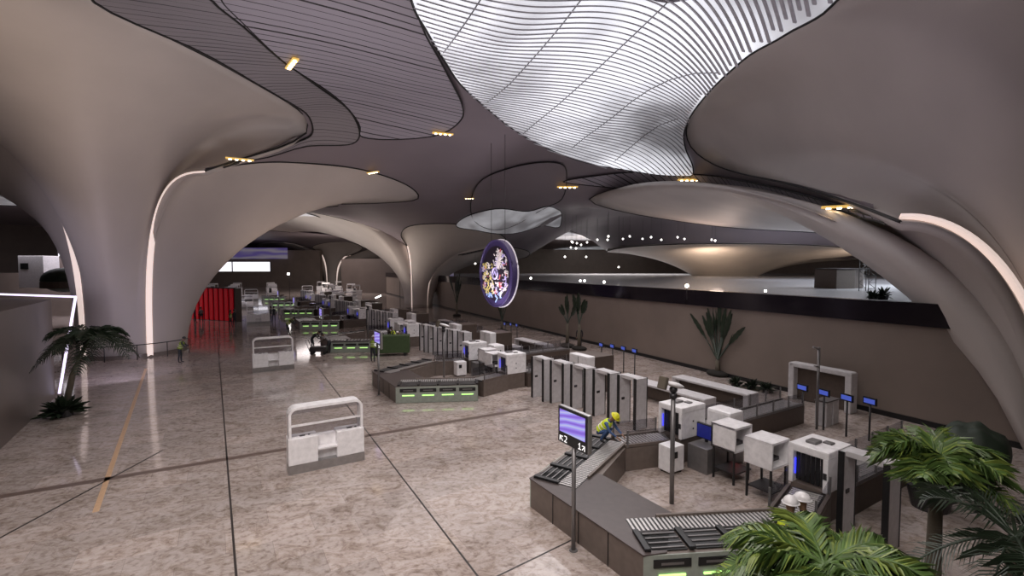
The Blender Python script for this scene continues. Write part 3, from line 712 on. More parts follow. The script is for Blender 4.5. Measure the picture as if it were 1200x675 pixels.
def make_sign():
    t = thing('totem_sign', 'x', 'sign', group='screen signs on poles at the tray counters')
    bm = NB(); tube(bm, [(0, 0, 0.02), (0, 0, 2.5)], 0.05, 12); obj('pole', bm, 'steel_d', t)
    bm = NB(); bmesh.ops.create_cone(bm, cap_ends=True, segments=20, radius1=0.10, radius2=0.09, depth=0.03, matrix=Matrix.Translation((0, 0, 0.015))); obj('base_plate', bm, 'steel_d', t)
    bm = NB(); bx(bm, (0.02, 0, 2.83), (0.13, 1.07, 0.88), bev=0.05); obj('case', bm, 'steel', t)
    bm = NB(); bx(bm, (-0.05, 0, 2.83), (0.014, 1.03, 0.84), bev=0.006); f = obj('front_glass', bm, 'black', t)
    bm = NB(); bx(bm, (-0.062, 0, 2.93), (0.008, 0.90, 0.52)); obj('screen', bm, 'screenpic', f)
    def seg(bm, pts, w=0.018):
        for (y0, z0), (y1, z1) in zip(pts, pts[1:]):
            c = ((y0+y1)/2, (z0+z1)/2); l = math.hypot(y1-y0, z1-z0)
            bx(bm, (-0.062, c[0], c[1]), (0.008, l+w*0.8, w), rx=math.atan2(z1-z0, y1-y0))
    # seen from the front the reader's right is -y
    def two(y, z, s=0.13):
        return [(y, z+s), (y-s*0.55, z+s), (y-s*0.6, z+s*0.6), (y, z), (y-s*0.6, z)]
    bm = NB()
    seg(bm, [(0.44, 2.46), (0.44, 2.56), (0.34, 2.56)]); seg(bm, [(0.44, 2.56), (0.34, 2.46)]); seg(bm, two(0.27, 2.46)); obj('lettering', bm, 'lettering', f)
    bm = NB()
    seg(bm, [(-0.24, 2.555), (-0.27, 2.59), (-0.27, 2.46)]); seg(bm, [(-0.23, 2.46), (-0.31, 2.46)])
    seg(bm, [(-0.44, 2.46), (-0.44, 2.56), (-0.36, 2.56)]); seg(bm, [(-0.44, 2.56), (-0.36, 2.47)]); obj('lettering', bm, 'lettering', f)
    return t
M['lettering'] = mat('white_lettering', (0.9, 0.9, 0.9), 0.4, emit=(1, 1, 1), estr=0.7)
m = bpy.data.materials.new('screen_picture'); m.use_nodes = True; nt = m.node_tree; b = nt.nodes['Principled BSDF']
tc = nt.nodes.new('ShaderNodeTexCoord'); mp = nt.nodes.new('ShaderNodeMapping'); mp.inputs['Scale'].default_value = (0, 1.1, 2.6); mp.inputs['Rotation'].default_value = (0.5, 0, 0)
wv = nt.nodes.new('ShaderNodeTexWave'); wv.inputs['Scale'].default_value = 0.8; wv.inputs['Distortion'].default_value = 5; wv.inputs['Detail'].default_value = 1; wv.bands_direction = 'Z'
r = nt.nodes.new('ShaderNodeValToRGB'); e = r.color_ramp.elements; e[0].color = (0.20, 0.10, 0.62, 1); e[1].color = (0.50, 0.48, 0.80, 1); k = e.new(0.5); k.color = (0.36, 0.24, 0.82, 1); k = e.new(0.75); k.color = (0.28, 0.34, 0.85, 1)
nt.links.new(tc.outputs['Object'], mp.inputs[0]); nt.links.new(mp.outputs[0], wv.inputs[0]); nt.links.new(wv.outputs[0], r.inputs[0]); nt.links.new(r.outputs[0], b.inputs['Emission Color']); b.inputs['Emission Strength'].default_value = 0.95; b.inputs['Base Color'].default_value = (0.05, 0.05, 0.1, 1)
M['screenpic'] = m
sign = make_sign()
def make_campole():
    t = thing('camera_pole', 'x', 'pole', group='slim poles carrying a camera head')
    bm = NB(); tube(bm, [(0, 0, 0), (0, 0, 2.95)], 0.062, 12); obj('pole', bm, 'steel_d', t)
    bm = NB(); tube(bm, [(0, 0, 2.93), (0, 0, 3.05)], 0.10, 12); ball(bm, (0, 0, 3.16), 0.11); obj('bracket', bm, 'dark', t)
    bm = NB(); ball(bm, (0.02, 0, 3.30), 0.30, 14, 8, s=(1.0, 0.75, 0.26)); h = obj('camera_head', bm, 'white', t); h.rotation_euler = (0, 0.32, 0); h.location = (-1.0, 0, 0.15)
    bm = NB(); bx(bm, (-0.30, 0.1, 3.36), (0.12, 0.26, 0.34), ry=0.3, bev=0.03); obj('lamp_box', bm, 'trunk', t)
    return t
cpole = make_campole()
index_kids()
for i in range(6):
    for s in (1, -1): place(xr, i, 5.72, s*2.2, 'white x-ray scanner on the %s, %s' % (SIDE[s], RN(i)))
for i in range(5):
    place(cl, i, 5.75, 1.12, 'white rounded cabinet with monitor beside the far scanner, '+RN(i))
    place(cartp, i, 5.05, 1.55, 'small white box on castors inside the far arm, '+RN(i), z=0.0)
    place(hood, i, 6.2, 0.25, 'white hooded booth beside the rounded cabinet, '+RN(i))
    place(hood, i, 5.95, -1.0, 'white hooded booth next to the near scanner, '+RN(i))
for i in range(0, 6):
    if i > 0:
        place(cab, i, 8.6, -5.0, 'tall white-fronted cabinet behind the gates, near side of the '+RN(i))
        place(cab, i, 8.6, 5.1, 'tall white-fronted cabinet on the far side of the '+RN(i))
for i in range(0, 6):
    for k in range(5):
        place(gate, i, 7.2-0.2*k, 5.35+1.29*k, 'pale walk-through gate, %s of five after the %s' % (['nearest', 'second', 'middle', 'fourth', 'farthest'][k], RN(i)))
place(gate, 0, 5.95, -3.47, 'close-up grey walk-through gate beside the foreground palms')
for i in range(0, 4):
    place(bench, i, 10.95, 6.5, 'pale tray bench nearer the gates, past the '+RN(i))
    place(bench, i, 13.3, 6.0, 'pale tray bench nearer the tan wall, past the '+RN(i))
for i in range(5):
    place(sign, i, -0.27, -0.15, ['tall screen sign reading 2 and 1 with arrows at the corner of the nearest counter', 'screen sign on a pole seen edge-on at the second counter'][i] if i < 2 else 'slim screen sign on a pole at the tray counter, '+RN(i))
for i in range(4):
    place(cpole, i, 3.4, 0.14, 'slim pole with oval camera head between the arms, '+RN(i))
clear_used()
# pole with lamp arm near the wall
t = thing('lamp_pole', 'tall slim pole with a short lamp arm near the tan wall on the right', 'pole', G(957, 503), AX)
bm = NB(); tube(bm, [(0, 0, 0), (0, 0, 3.3)], 0.05, 10); obj('pole', bm, 'steel_d', t)
bm = NB(); tube(bm, [(0, 0, 3.22), (-0.45, 0, 3.34)], 0.045, 8); obj('lamp_arm', bm, 'steel', t)
bm = NB(); tube(bm, [(0.0, 0, 2.5), (-0.3, 0, 2.58)], 0.04, 8); obj('side_bracket', bm, 'steel', t)
# self-service screens near the wall, glowing blue
def make_tablet():
    t = thing('screen_stand', 'x', 'screen', group='blue-lit screens on stands near the wall')
    bm = NB(); tube(bm, [(0, 0, 0), (0, 0, 1.38)], 0.035, 8); obj('stand', bm, 'dark', t)
    bm = NB(); bx(bm, (-0.02, 0, 1.5), (0.07, 0.5, 0.28), bev=0.02); obj('case', bm, 'black', t)
    bm = NB(); bx(bm, (-0.062, 0, 1.5), (0.012, 0.4, 0.17)); obj('screen', bm, 'screen_blue', t)
    return t
tb = make_tablet(); index_kids()
wh = ['leftmost', 'second', 'third', 'rightmost']
for k, (u, v) in enumerate([(941,454),(966,460),(993,466),(1020,470)]):
    p = G(u, v, 1.5); o = tb if k == 0 else copy_tree(tb); o.location = (p.x, p.y, 0); o.rotation_euler = (0, 0, AX-0.25); o['label'] = '%s blue-lit screen of the four near the dark wall niche' % wh[k]
for k, (u, v) in enumerate([(705,404),(718,405.5),(731,408),(744,411)]):
    p = G(u, v, 1.5); o = copy_tree(tb); o.location = (p.x, p.y, 0); o.rotation_euler = (0, 0, AX-0.25); o['label'] = '%s blue-lit screen of the four right of the middle fan palm' % wh[k]
for k, (u, v) in enumerate([(592,379.5),(599,380),(606,381)]):
    p = G(u, v, 1.5); o = copy_tree(tb); o.location = (p.x, p.y, 0); o.rotation_euler = (0, 0, AX-0.25); o['label'] = '%s small screen of the three under the palm below the hanging disc' % ['left', 'middle', 'right'][k]
# pale portal frame and dark niche against the wall
fb = G(1004, 482); fd_ = -wdir
t = thing('wall_portal', 'pale square portal frame against the tan wall, behind the blue-lit screens', 'portal', (fb.x-wn.x*0.5, fb.y-wn.y*0.5, 0), math.atan2(wdir.y, wdir.x))
bm = NB(); bx(bm, (0.0, 0, 0.9), (0.28, 0.5, 1.8), bev=0.05); obj('post', bm, 'offwhite', t)
bm = NB(); bx(bm, (-2.6, 0, 0.9), (0.28, 0.5, 1.8), bev=0.05); obj('post', bm, 'offwhite', t)
bm = NB(); bx(bm, (-1.3, 0, 1.72), (2.8, 0.5, 0.22), bev=0.05); obj('lintel', bm, 'offwhite', t)
bm = NB(); bx(bm, (-1.3, 0.12, 0.82), (2.36, 0.1, 1.6)); obj('dark_panel', bm, 'brown', t)
# ------------------------------------------------------------------ white kiosks on the open floor
def make_kiosk():
    t = thing('service_kiosk', 'x', 'kiosk', group='white open-framed service kiosks')
    W, D, H_ = 2.33, 0.55, 2.1
    bm = NB(); bx(bm, (W/2, D/2, 0.14), (W, D, 0.28)); obj('plinth', bm, 'steel', t)
    for x in (0.44, W-0.44):
        bm = NB(); bx(bm, (x, D/2, 0.70), (0.87, D, 0.84), bev=0.03); c = obj('cabinet', bm, 'white', t)
        bm = NB(); bx(bm, (x, 0.22, 1.125), (0.16, 0.1, 0.03), bev=0.01); bx(bm, (x+0.2, 0.22, 1.125), (0.06, 0.06, 0.03)); obj('top_fitting', bm, 'dark', c)
    bm = NB(); bx(bm, (W/2, D/2+0.12, 0.66), (0.62, D-0.28, 0.76)); obj('recess_panel', bm, 'white', t)
    bm = NB(); bx(bm, (W/2, 0.18, 0.66), (0.62, 0.36, 0.05)); obj('shelf', bm, 'white', t)
    # rounded portal frame
    r = 0.22; path = [(0.07, 1.10)]+[(0.07, H_-r)]+[(0.07+r-r*math.cos(a), H_-r+r*math.sin(a)-0.05) for a in [PI/2*k/5 for k in range(1, 6)]]
    path += [(W-p[0], p[1]) for p in reversed(path)]
    bm = NB(); prev = None
    for i, (x, z) in enumerate(path):
        a = path[max(i-1, 0)]; b = path[min(i+1, len(path)-1)]; tx, tz = b[0]-a[0], b[1]-a[1]; l = math.hypot(tx, tz) or 1; nx, nz = -tz/l*0.038, tx/l*0.038
        cur = [bm.verts.new((x+nx, 0.03, z+nz)), bm.verts.new((x+nx, D-0.03, z+nz)), bm.verts.new((x-nx, D-0.03, z-nz)), bm.verts.new((x-nx, 0.03, z-nz))]
        if prev:
            for k in range(4): bm.faces.new((prev[k], prev[(k+1) % 4], cur[(k+1) % 4], cur[k]))
        else: bm.faces.new(cur)
        prev = cur
    bm.faces.new(prev); obj('portal_frame', bm, 'white', t)
    bm = NB(); bx(bm, (W/2, D/2, 1.93), (W-0.2, 0.03, 0.20)); obj('fascia', bm, 'glass', t)
    bm = NB(); bx(bm, (W/2, 0.10, 1.50), (W-0.22, 0.06, 0.06)); obj('cross_bar', bm, 'white', t)
    bm = NB(); bx(bm, (W/2, 0.14, 1.31), (W-0.22, 0.015, 0.32)); obj('glass_panel', bm, 'glass', t)
    return t
kio = make_kiosk(); index_kids()
kl = [((1.72, 16.02), 'largest white open-framed kiosk, alone in the middle of the open floor'), ((1.66, 32.85), 'second white kiosk, straight behind the largest one'), ((2.6, 60.5), 'third white kiosk, right of the red sheet wall'), ((2.2, 83), 'small far white kiosk beside the top corner of the red sheet wall'),
      ((1.0, 96), 'far white kiosk left of the glowing counter'), ((4.2, 104), 'far white kiosk below the bright screens'), ((16, 116), 'distant white kiosk among the farthest counters'), ((20, 104), 'distant white kiosk left of the small far column'), ((18.5, 86), 'distant white kiosk in front of the small far column'), ((-4.5, 104), 'farthest white kiosk near the left wall of the hall')]
for k, ((p, q), lb) in enumerate(kl):
    o = kio if k == 0 else copy_tree(kio); o.location = PQ(p, q); o.rotation_euler = (0, 0, AX); o['label'] = lb

pbn = G(964, 500)
t = thing('litter_bin', 'pale two-part bin at the foot of the tall lamp pole', 'bin', pbn, AX)
bm = NB(); bx(bm, (0.25, 0.1, 0.5), (0.45, 0.45, 1.0), bev=0.03); obj('bin_body', bm, 'offwhite', t)
bm = NB(); bx(bm, (0.80, 0.1, 0.5), (0.45, 0.45, 1.0), bev=0.03); obj('bin_body', bm, 'offwhite', t)
bm = NB(); bx(bm, (0.52, 0.1, 1.02), (1.05, 0.5, 0.05), bev=0.01); obj('lid', bm, 'steel_d', t)
# ------------------------------------------------------------------ ceiling lamp clusters
def make_lampset(n=4):
    t = thing('ceiling_spotlight', 'x', 'ceiling lamp', group='clusters of small ceiling spotlights')
    bm = NB(); bx(bm, (0, 0, 0), (0.5*n+0.2, 0.42, 0.12), bev=0.04); obj('tray', bm, 'lampg', t)
    for k in range(n):
        bm = NB(); tube(bm, [(-0.25*(n-1)+0.5*k, 0, -0.05), (-0.25*(n-1)+0.5*k, 0, -0.13)], 0.12, 10); obj('bulb', bm, 'lampw', t)
    return t
ls = make_lampset(); index_kids()
for k, (u, v, ang, sc_, lb) in enumerate([(342,74,-0.9,0.82,'spotlight cluster at the edge of the slatted leaf, upper left'), (281,184,0.5,0.8,'spotlight cluster at the tip of the lit slot of the big left column'),
        (519,155,0.35,0.8,'spotlight cluster at the rounded corner of the slatted leaf, left of the skylight'), (437,201,-0.6,0.7,'spotlight cluster on the rim of the left column, right side'),
        (665,219,0,1.0,'spotlight cluster left of the tip of the big skylight'), (808,209,0,1.0,'spotlight cluster right below the big skylight'), (990,239,-0.5,0.9,'spotlight cluster in the narrow slatted band at the right'),
        (550,232,0,0.5,'faint spotlight on the ceiling above the hanging disc')]):
    o = ls if k == 0 else copy_tree(ls); p = onC(u, v, 0.35); o.location = p; o.rotation_euler = (0, 0, ang); o.scale = (sc_, sc_, sc_); o['label'] = lb
# tiny pendant lights far down the hall
def make_pin():
    t = thing('pendant_light', 'tiny bright pendant light hanging far over the hall', 'pendant lamp', group='tiny pendant lights over the far hall')
    bm = NB(); ball(bm, (0, 0, 0), 0.13, 8, 6); obj('bulb', bm, 'lampc', t)
    return t
pin = make_pin(); index_kids()
PINL = ['tiny pendant light, %s' % w for w in ('first and leftmost of the tight knot over the parapet', 'second in the top of the tight knot', 'third in the top of the tight knot', 'in the left middle of the tight knot', 'upper right of the tight knot', 'just right of the tight knot', 'first upper one of the long row', 'first lower one of the long row', 'second lower one of the long row', 'second upper one of the long row', 'third lower one of the long row', 'third upper one of the long row', 'middle one of the long row', 'fourth upper one of the long row', 'fourth lower one of the long row', 'left one of the close pair at the row end', 'right one of the close pair at the row end', 'at the heart of the tight knot', 'lowest in the tight knot', 'alone below the tight knot', 'low, halfway between knot and bare lamp', 'low and left of the tight knot', 'close to the upper left rim of the hanging disc', 'high above the top of the hanging disc')]
rnd = random.Random(5)
for k, (u, v) in enumerate([(670,283),(676,285),(681,287),(669,290),(688,284),(700,281),(713,277),(712,281),(730,280),(738,277),(753,280),(763,278),(775,281),(794,278),(802,280),(834,281),(838,282),(671,284),(675,291),(687,301),(725,313),(662,301),(557,309),(589,275)]):
    o = pin if k == 0 else copy_tree(pin); o['label'] = PINL[k]; Y = 70+10*rnd.random(); p = U(u, v, Y); o.location = p
    bm = NB(); tube(bm, [(0, 0, 0.12), (0, 0, max(0.5, Zc(p.x, p.y)-p.z))], 0.012, 4); obj('cord', bm, 'dark', o)
# ------------------------------------------------------------------ hanging disc
dc = U(580.5, 320.5, 42); DR = 2.95
t = thing('hanging_disc', 'large round purple disc with pale flower reliefs hanging in mid-air', 'decoration', dc, AX)
bm = NB(); bmesh.ops.create_cone(bm, cap_ends=True, segments=64, radius1=DR, radius2=DR, depth=0.5, matrix=Matrix.Translation((0.28, 0, 0)) @ Matrix.Rotation(PI/2, 4, 'Y'))
M['disc'] = mat('disc_purple', (0.05, 0.035, 0.11), 0.35, emit=(0.25, 0.17, 0.6), estr=0.025)  # light put into drum, rim and reliefs as emission, none are lamps
M['disc_rim'] = mat('disc_rim', (0.6, 0.58, 0.6), 0.35, emit=(0.9, 0.8, 0.9), estr=0.25)
M['disc_back'] = mat('disc_dark', (0.02, 0.014, 0.024), 0.4)
obj('drum', bm, 'disc', t)
def torus(bm, R_, r_, x, n=56, k=6):
    pts = [(x, R_*math.cos(2*PI*i/n), R_*math.sin(2*PI*i/n)) for i in range(n+1)]; tube(bm, pts, r_, k)
bm = NB(); torus(bm, DR+0.02, 0.07, 0.5); obj('light_rim', bm, 'disc_rim', t)
bm = NB(); torus(bm, DR-0.05, 0.08, 0.02); obj('front_rim', bm, 'disc', t)
bm = NB(); bmesh.ops.create_cone(bm, cap_ends=True, segments=48, radius1=DR-0.55, radius2=DR-0.55, depth=0.04, matrix=Matrix.Translation((0.01, 0, 0)) @ Matrix.Rotation(PI/2, 4, 'Y')); obj('inner_panel', bm, 'disc_back', t)
rnd = random.Random(11)
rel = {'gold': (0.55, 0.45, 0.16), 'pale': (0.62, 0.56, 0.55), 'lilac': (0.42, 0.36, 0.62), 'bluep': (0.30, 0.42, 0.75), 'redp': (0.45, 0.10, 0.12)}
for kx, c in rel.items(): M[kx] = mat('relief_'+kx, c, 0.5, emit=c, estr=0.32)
bms = {k: NB() for k in rel}
for j in range(230):
    y = rnd.uniform(-2.35, 2.35); z = rnd.uniform(-2.35, 1.9)
    if y*y+z*z > 2.35**2 or y*y+z*z < 0.5 or (z > 1.0 and y > 0.3): continue
    key = ('bluep' if z < -1.75 else 'redp' if rnd.random() < 0.08 else 'gold' if y > 0.3 and rnd.random() < 0.6 else 'pale' if rnd.random() < 0.75 else 'lilac')
    n = rnd.choice((1, 1, 2, 5)); r_ = rnd.uniform(0.06, 0.15); a0_ = rnd.random()*6
    for q in range(n):
        a = a0_+2*PI*q/n; cc = (-0.05, y+r_*1.1*math.cos(a)*(n > 1), z+r_*1.1*math.sin(a)*(n > 1)); bx(bms[key], cc, (0.05, r_*1.8, r_*0.7), rx=a)
for j in range(12):   # one big spiky flower
    a = 2*PI*j/12; bx(bms['pale'], (-0.06, -0.75+0.38*math.cos(a), 1.05+0.38*math.sin(a)), (0.05, 0.62, 0.09), rx=a)
for kx in rel: tag(obj('relief_flowers', bms[kx], kx, t), kind='stuff')
bm = NB(); torus(bm, 0.46, 0.08, -0.06, 28); bx(bm, (-0.06, 0.12, 0.05), (0.05, 0.1, 0.42), rx=0.5); bx(bm, (-0.06, -0.08, 0.05), (0.05, 0.1, 0.42), rx=-0.5); obj('centre_emblem', bm, 'lilac', t)
for y in (-1.2, 1.2):
    zc = Zc(dc.x, dc.y)-dc.z; bm = NB(); tube(bm, [(0.28, y, math.sqrt(DR*DR-y*y)-0.02), (0.28, y, zc)], 0.02, 5); obj('cable', bm, 'dark', t)
# ------------------------------------------------------------------ red sheet wall
ra, rb = G(212, 373), G(275, 377)
t = thing('red_hoarding', 'long red wall of ribbed upright sheets at the far left of the floor', 'hoarding', ra, math.atan2(rb.y-ra.y, rb.x-ra.x))
Lr = (rb-ra).length
for k in range(11):
    bm = NB(); w = Lr/11; bx(bm, (w*(k+0.5), 0, 1.95), (w*0.66, 0.14, 3.8), bev=0.04); obj('red_sheet', bm, 'red', t)
bm = NB(); bx(bm, (Lr/2, 0.12, 1.95), (Lr+0.2, 0.08, 3.95)); obj('back_frame', bm, 'black', t)
bm = NB(); bx(bm, (Lr/2, 0, 3.93), (Lr+0.2, 0.3, 0.12)); obj('top_rail', bm, 'black', t)
bm = NB(); bx(bm, (Lr+0.15, 0.4, 1.95), (0.14, 0.8, 3.95)); obj('end_panel', bm, 'brown', t)
# ------------------------------------------------------------------ far building front with two bright screens
Yf = 150
fa = U(200, 312, Yf); fb2 = U(345, 312, Yf)
slab('wall_far', [(fa.x-30, Yf), (fb2.x+8, Yf), (fb2.x+8, Yf+2), (fa.x-30, Yf+2)], 0, 11.5, 'wall_tan')
M['bright'] = mat('bright_screen', (0.9, 0.9, 0.95), 0.4, emit=(0.95, 0.93, 1.0), estr=1.3)
for (u0, u1, lb) in ((244, 271, 'shorter glowing white screen, the left one on the far building'), (272.5, 316, 'longer glowing white screen, the right one on the far building')):
    a = U(u0, 312.5, Yf-0.6); b = U(u1, 312.5, Yf-0.6); z1 = U(0, 307, Yf).z; z0 = U(0, 318, Yf).z
    t = thing('lit_screen', lb, 'screen', ((a.x+b.x)/2, Yf-0.3, (z0+z1)/2))
    bm = NB(); bx(bm, (0, 0.1, 0), (b.x-a.x+0.3, 0.4, z1-z0+0.3)); obj('frame', bm, 'dark', t)
    bm = NB(); bx(bm, (0, -0.12, 0), (b.x-a.x, 0.08, z1-z0)); obj('panel', bm, 'bright', t)
m = bpy.data.materials.new('wave_banner'); m.use_nodes = True; nt = m.node_tree; b = nt.nodes['Principled BSDF']
tc = nt.nodes.new('ShaderNodeTexCoord'); mp = nt.nodes.new('ShaderNodeMapping'); mp.inputs['Scale'].default_value = (0.10, 1, 0.30)
wv = nt.nodes.new('ShaderNodeTexWave'); wv.bands_direction = 'Z'; wv.inputs['Scale'].default_value = 0.6; wv.inputs['Distortion'].default_value = 9; wv.inputs['Detail'].default_value = 1; wv.inputs['Detail Scale'].default_value = 1.5
r = nt.nodes.new('ShaderNodeValToRGB'); e = r.color_ramp.elements; e[0].color = (0.12, 0.09, 0.30, 1); e[1].color = (0.30, 0.27, 0.33, 1)
nt.links.new(tc.outputs['Object'], mp.inputs[0]); nt.links.new(mp.outputs[0], wv.inputs[0]); nt.links.new(wv.outputs[0], r.inputs[0]); nt.links.new(r.outputs[0], b.inputs['Emission Color']); nt.links.new(r.outputs[0], b.inputs['Base Color']); b.inputs['Emission Strength'].default_value = 0.35
M['wave'] = m
a = U(246, 297, Yf-1); b_ = U(338, 297, Yf-1)
t = thing('wave_banner', 'wide banner with a purple wave pattern above the two bright screens', 'banner', ((a.x+b_.x)/2, Yf-1.6, U(0, 297, Yf).z))
bm = NB(); bx(bm, (0, 0, 0), (b_.x-a.x, 0.2, 3.4), bev=0.05); obj('panel', bm, 'wave', t)
for x in (-8, 8):
    bm = NB(); bx(bm, (x, 0.75, 0), (0.3, 1.4, 0.3)); obj('bracket', bm, 'dark', t)
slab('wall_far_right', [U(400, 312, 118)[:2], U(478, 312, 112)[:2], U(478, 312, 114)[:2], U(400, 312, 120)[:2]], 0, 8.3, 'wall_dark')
# small poster wall beside the middle column
pp = U(521, 338, 84)
t = thing('poster_panel', 'dark upright panel with a purple picture right of the middle column', 'panel', (pp.x, pp.y, 0), 0.3)
bm = NB(); bx(bm, (0, 0, 3.1), (3.6, 0.3, 6.2)); obj('board', bm, 'brown', t)
bm = NB(); bx(bm, (0, -0.18, 4.6), (3.2, 0.06, 2.0)); obj('picture', bm, 'wave', t)
bm = NB(); ball(bm, (-0.3, -0.35, 2.4), 0.5, s=(1, 0.3, 0.8)); obj('camera_dome', bm, 'black', t)
# ------------------------------------------------------------------ upper deck
def on_deck(u, Y): d = ray(u, 312); return Vector((d.x/d.y*Y, Y, 4.4))
pd = on_deck(985, 46)
t = thing('deck_cabin', 'dark brown box-shaped cabin standing on the upper deck', 'cabin', pd, 0.25)
bm = NB(); bx(bm, (-0.7, 0, 0.9), (2.2, 2.4, 1.8), bev=0.04); obj('main_box', bm, 'brown', t)
bm = NB(); bx(bm, (1.1, 0.2, 0.92), (1.4, 2.2, 1.84), bev=0.04); obj('side_box', bm, 'wall_dark', t)
bm = NB(); bx(bm, (0.2, 0, 1.86), (3.8, 2.6, 0.08)); obj('roof_slab', bm, 'dark', t)
pd = on_deck(1017, 40)
t = thing('scaffold_tower', 'thin lattice scaffold tower on the deck right of the dark cabin', 'scaffold', pd, 0.3)
for sx in (-0.4, 0.4):
    for sy in (-0.4, 0.4):
        bm = NB(); tube(bm, [(sx, sy, 0), (sx, sy, 3.0)], 0.03, 6); obj('upright', bm, 'dark', t)
for k in range(6):
    bm = NB(); z = 0.25+0.5*k; s_ = 1 if k % 2 else -1
    for sy in (-0.4, 0.4): tube(bm, [(-0.4*s_, sy, z), (0.4*s_, sy, z+0.45)], 0.02, 5); tube(bm, [(-0.4, sy, z), (0.4, sy, z)], 0.02, 5)
    obj('brace', bm, 'dark', t)
def lampstand(u, v, Y, lb, r=0.12, m='lampc'):
    p = U(u, v, Y); base = 4.4
    t = thing('work_light', lb, 'lamp', (p.x, p.y, base)); h = p.z-base
    bm = NB(); tube(bm, [(0, 0, 0), (0, 0, h)], 0.025, 6); obj('stand', bm, 'dark', t)
    bm = NB(); ball(bm, (0, 0, h), r, 10, 7); obj('bulb', bm, m, t)
    return t
M['lamphot'] = mat('lamp_hot', (1, 0.9, 0.7), 0.4, emit=(1.0, 0.85, 0.6), estr=25.0)
lampstand(805, 335, 30, 'brightest bare lamp on a stand above the black parapet', 0.11, 'lamphot')
lampstand(897, 341, 26, 'lamp on a stand on the deck left of the dark cabin', 0.07)
lampstand(708, 330.5, 52, 'single lamp above the parapet right of a lamp pair', 0.14)
lampstand(680, 329, 56, 'left lamp of the close pair above the parapet', 0.13)
lampstand(685, 329, 56, 'right lamp of the close pair above the parapet', 0.13)
lampstand(622, 326, 62, 'lamp above the parapet just right of the hanging disc', 0.13)
for (u, v, Y, lb) in ((468, 316, 78, 'bright lamp on the left rim of the middle column'), (338, 321, 90, 'bright lamp over the far kiosks, right of the white screens')):
    p = U(u, v, Y); t = thing('flood_light', lb, 'lamp', p)
    bm = NB(); ball(bm, (0, 0, 0), 0.24, 10, 7); obj('bulb', bm, 'lampc', t)
    bm = NB(); bx(bm, (0, 0.3, 0.05), (0.5, 0.3, 0.5), bev=0.05); obj('housing', bm, 'dark', t)
    bm = NB(); tube(bm, [(0, 0.3, 0), (0, 0.3, -p.z)], 0.04, 6); obj('mast', bm, 'dark', t)
p = U(443, 348, 62)
t = thing('tube_light', 'slanting bright tube lamp above the scanners left of the middle column', 'lamp', (p.x, p.y, p.z))
bm = NB(); tube(bm, [(-0.35, 0, -0.14), (0.4, 0, 0.18)], 0.07, 8); obj('tube', bm, 'lampc', t)
bm = NB(); tube(bm, [(0, 0.1, 0), (0, 0.1, -p.z)], 0.03, 6); obj('mast', bm, 'dark', t)
# planters with dark shrubs on the deck rim
def shrub(name, lb, loc, r, n=60, m='leafd', blade=0.25, cat='plant'):
    t = thing(name, lb, cat, loc); rnd = random.Random(int(loc[0]*100) & 1023)
    bm = NB()
    for k in range(n):
        a = rnd.random()*2*PI; e_ = rnd.uniform(0.1, 1.45); L_ = r*rnd.uniform(0.6, 1.1); d = Vector((math.cos(a)*math.cos(e_), math.sin(a)*math.cos(e_), math.sin(e_)))
        s = Vector((-math.sin(a), math.cos(a), 0))*blade*r*0.35; p0 = Vector((0, 0, r*0.12)); p1 = p0+d*L_*0.55; p2 = p0+d*L_-Vector((0, 0, L_*0.22))
        v = [bm.verts.new(p0), bm.verts.new(p1+s), bm.verts.new(p2), bm.verts.new(p1-s)]; bm.faces.new(v)
    obj('foliage', bm, m, t, fix=False)
    bm = NB(); bmesh.ops.create_cone(bm, cap_ends=True, segments=12, radius1=r*0.28, radius2=r*0.36, depth=r*0.3, matrix=Matrix.Translation((0, 0, r*0.15))); obj('pot', bm, 'dark', t)
    return t
for (u, Y, r_, lb) in ((1024, 30, 0.75, 'dark shrub on the deck just right of the scaffold tower'), (1036, 30, 0.95, 'taller dark shrub on the deck, second right of the scaffold tower'), (1088, 24, 0.35, 'small dark shrub on the deck parapet, left of a slightly larger one'), (1107, 22.5, 0.42, 'small dark shrub nearest the right arch on the deck')):
    shrub('potted_shrub', lb, on_deck(u, Y), r_)
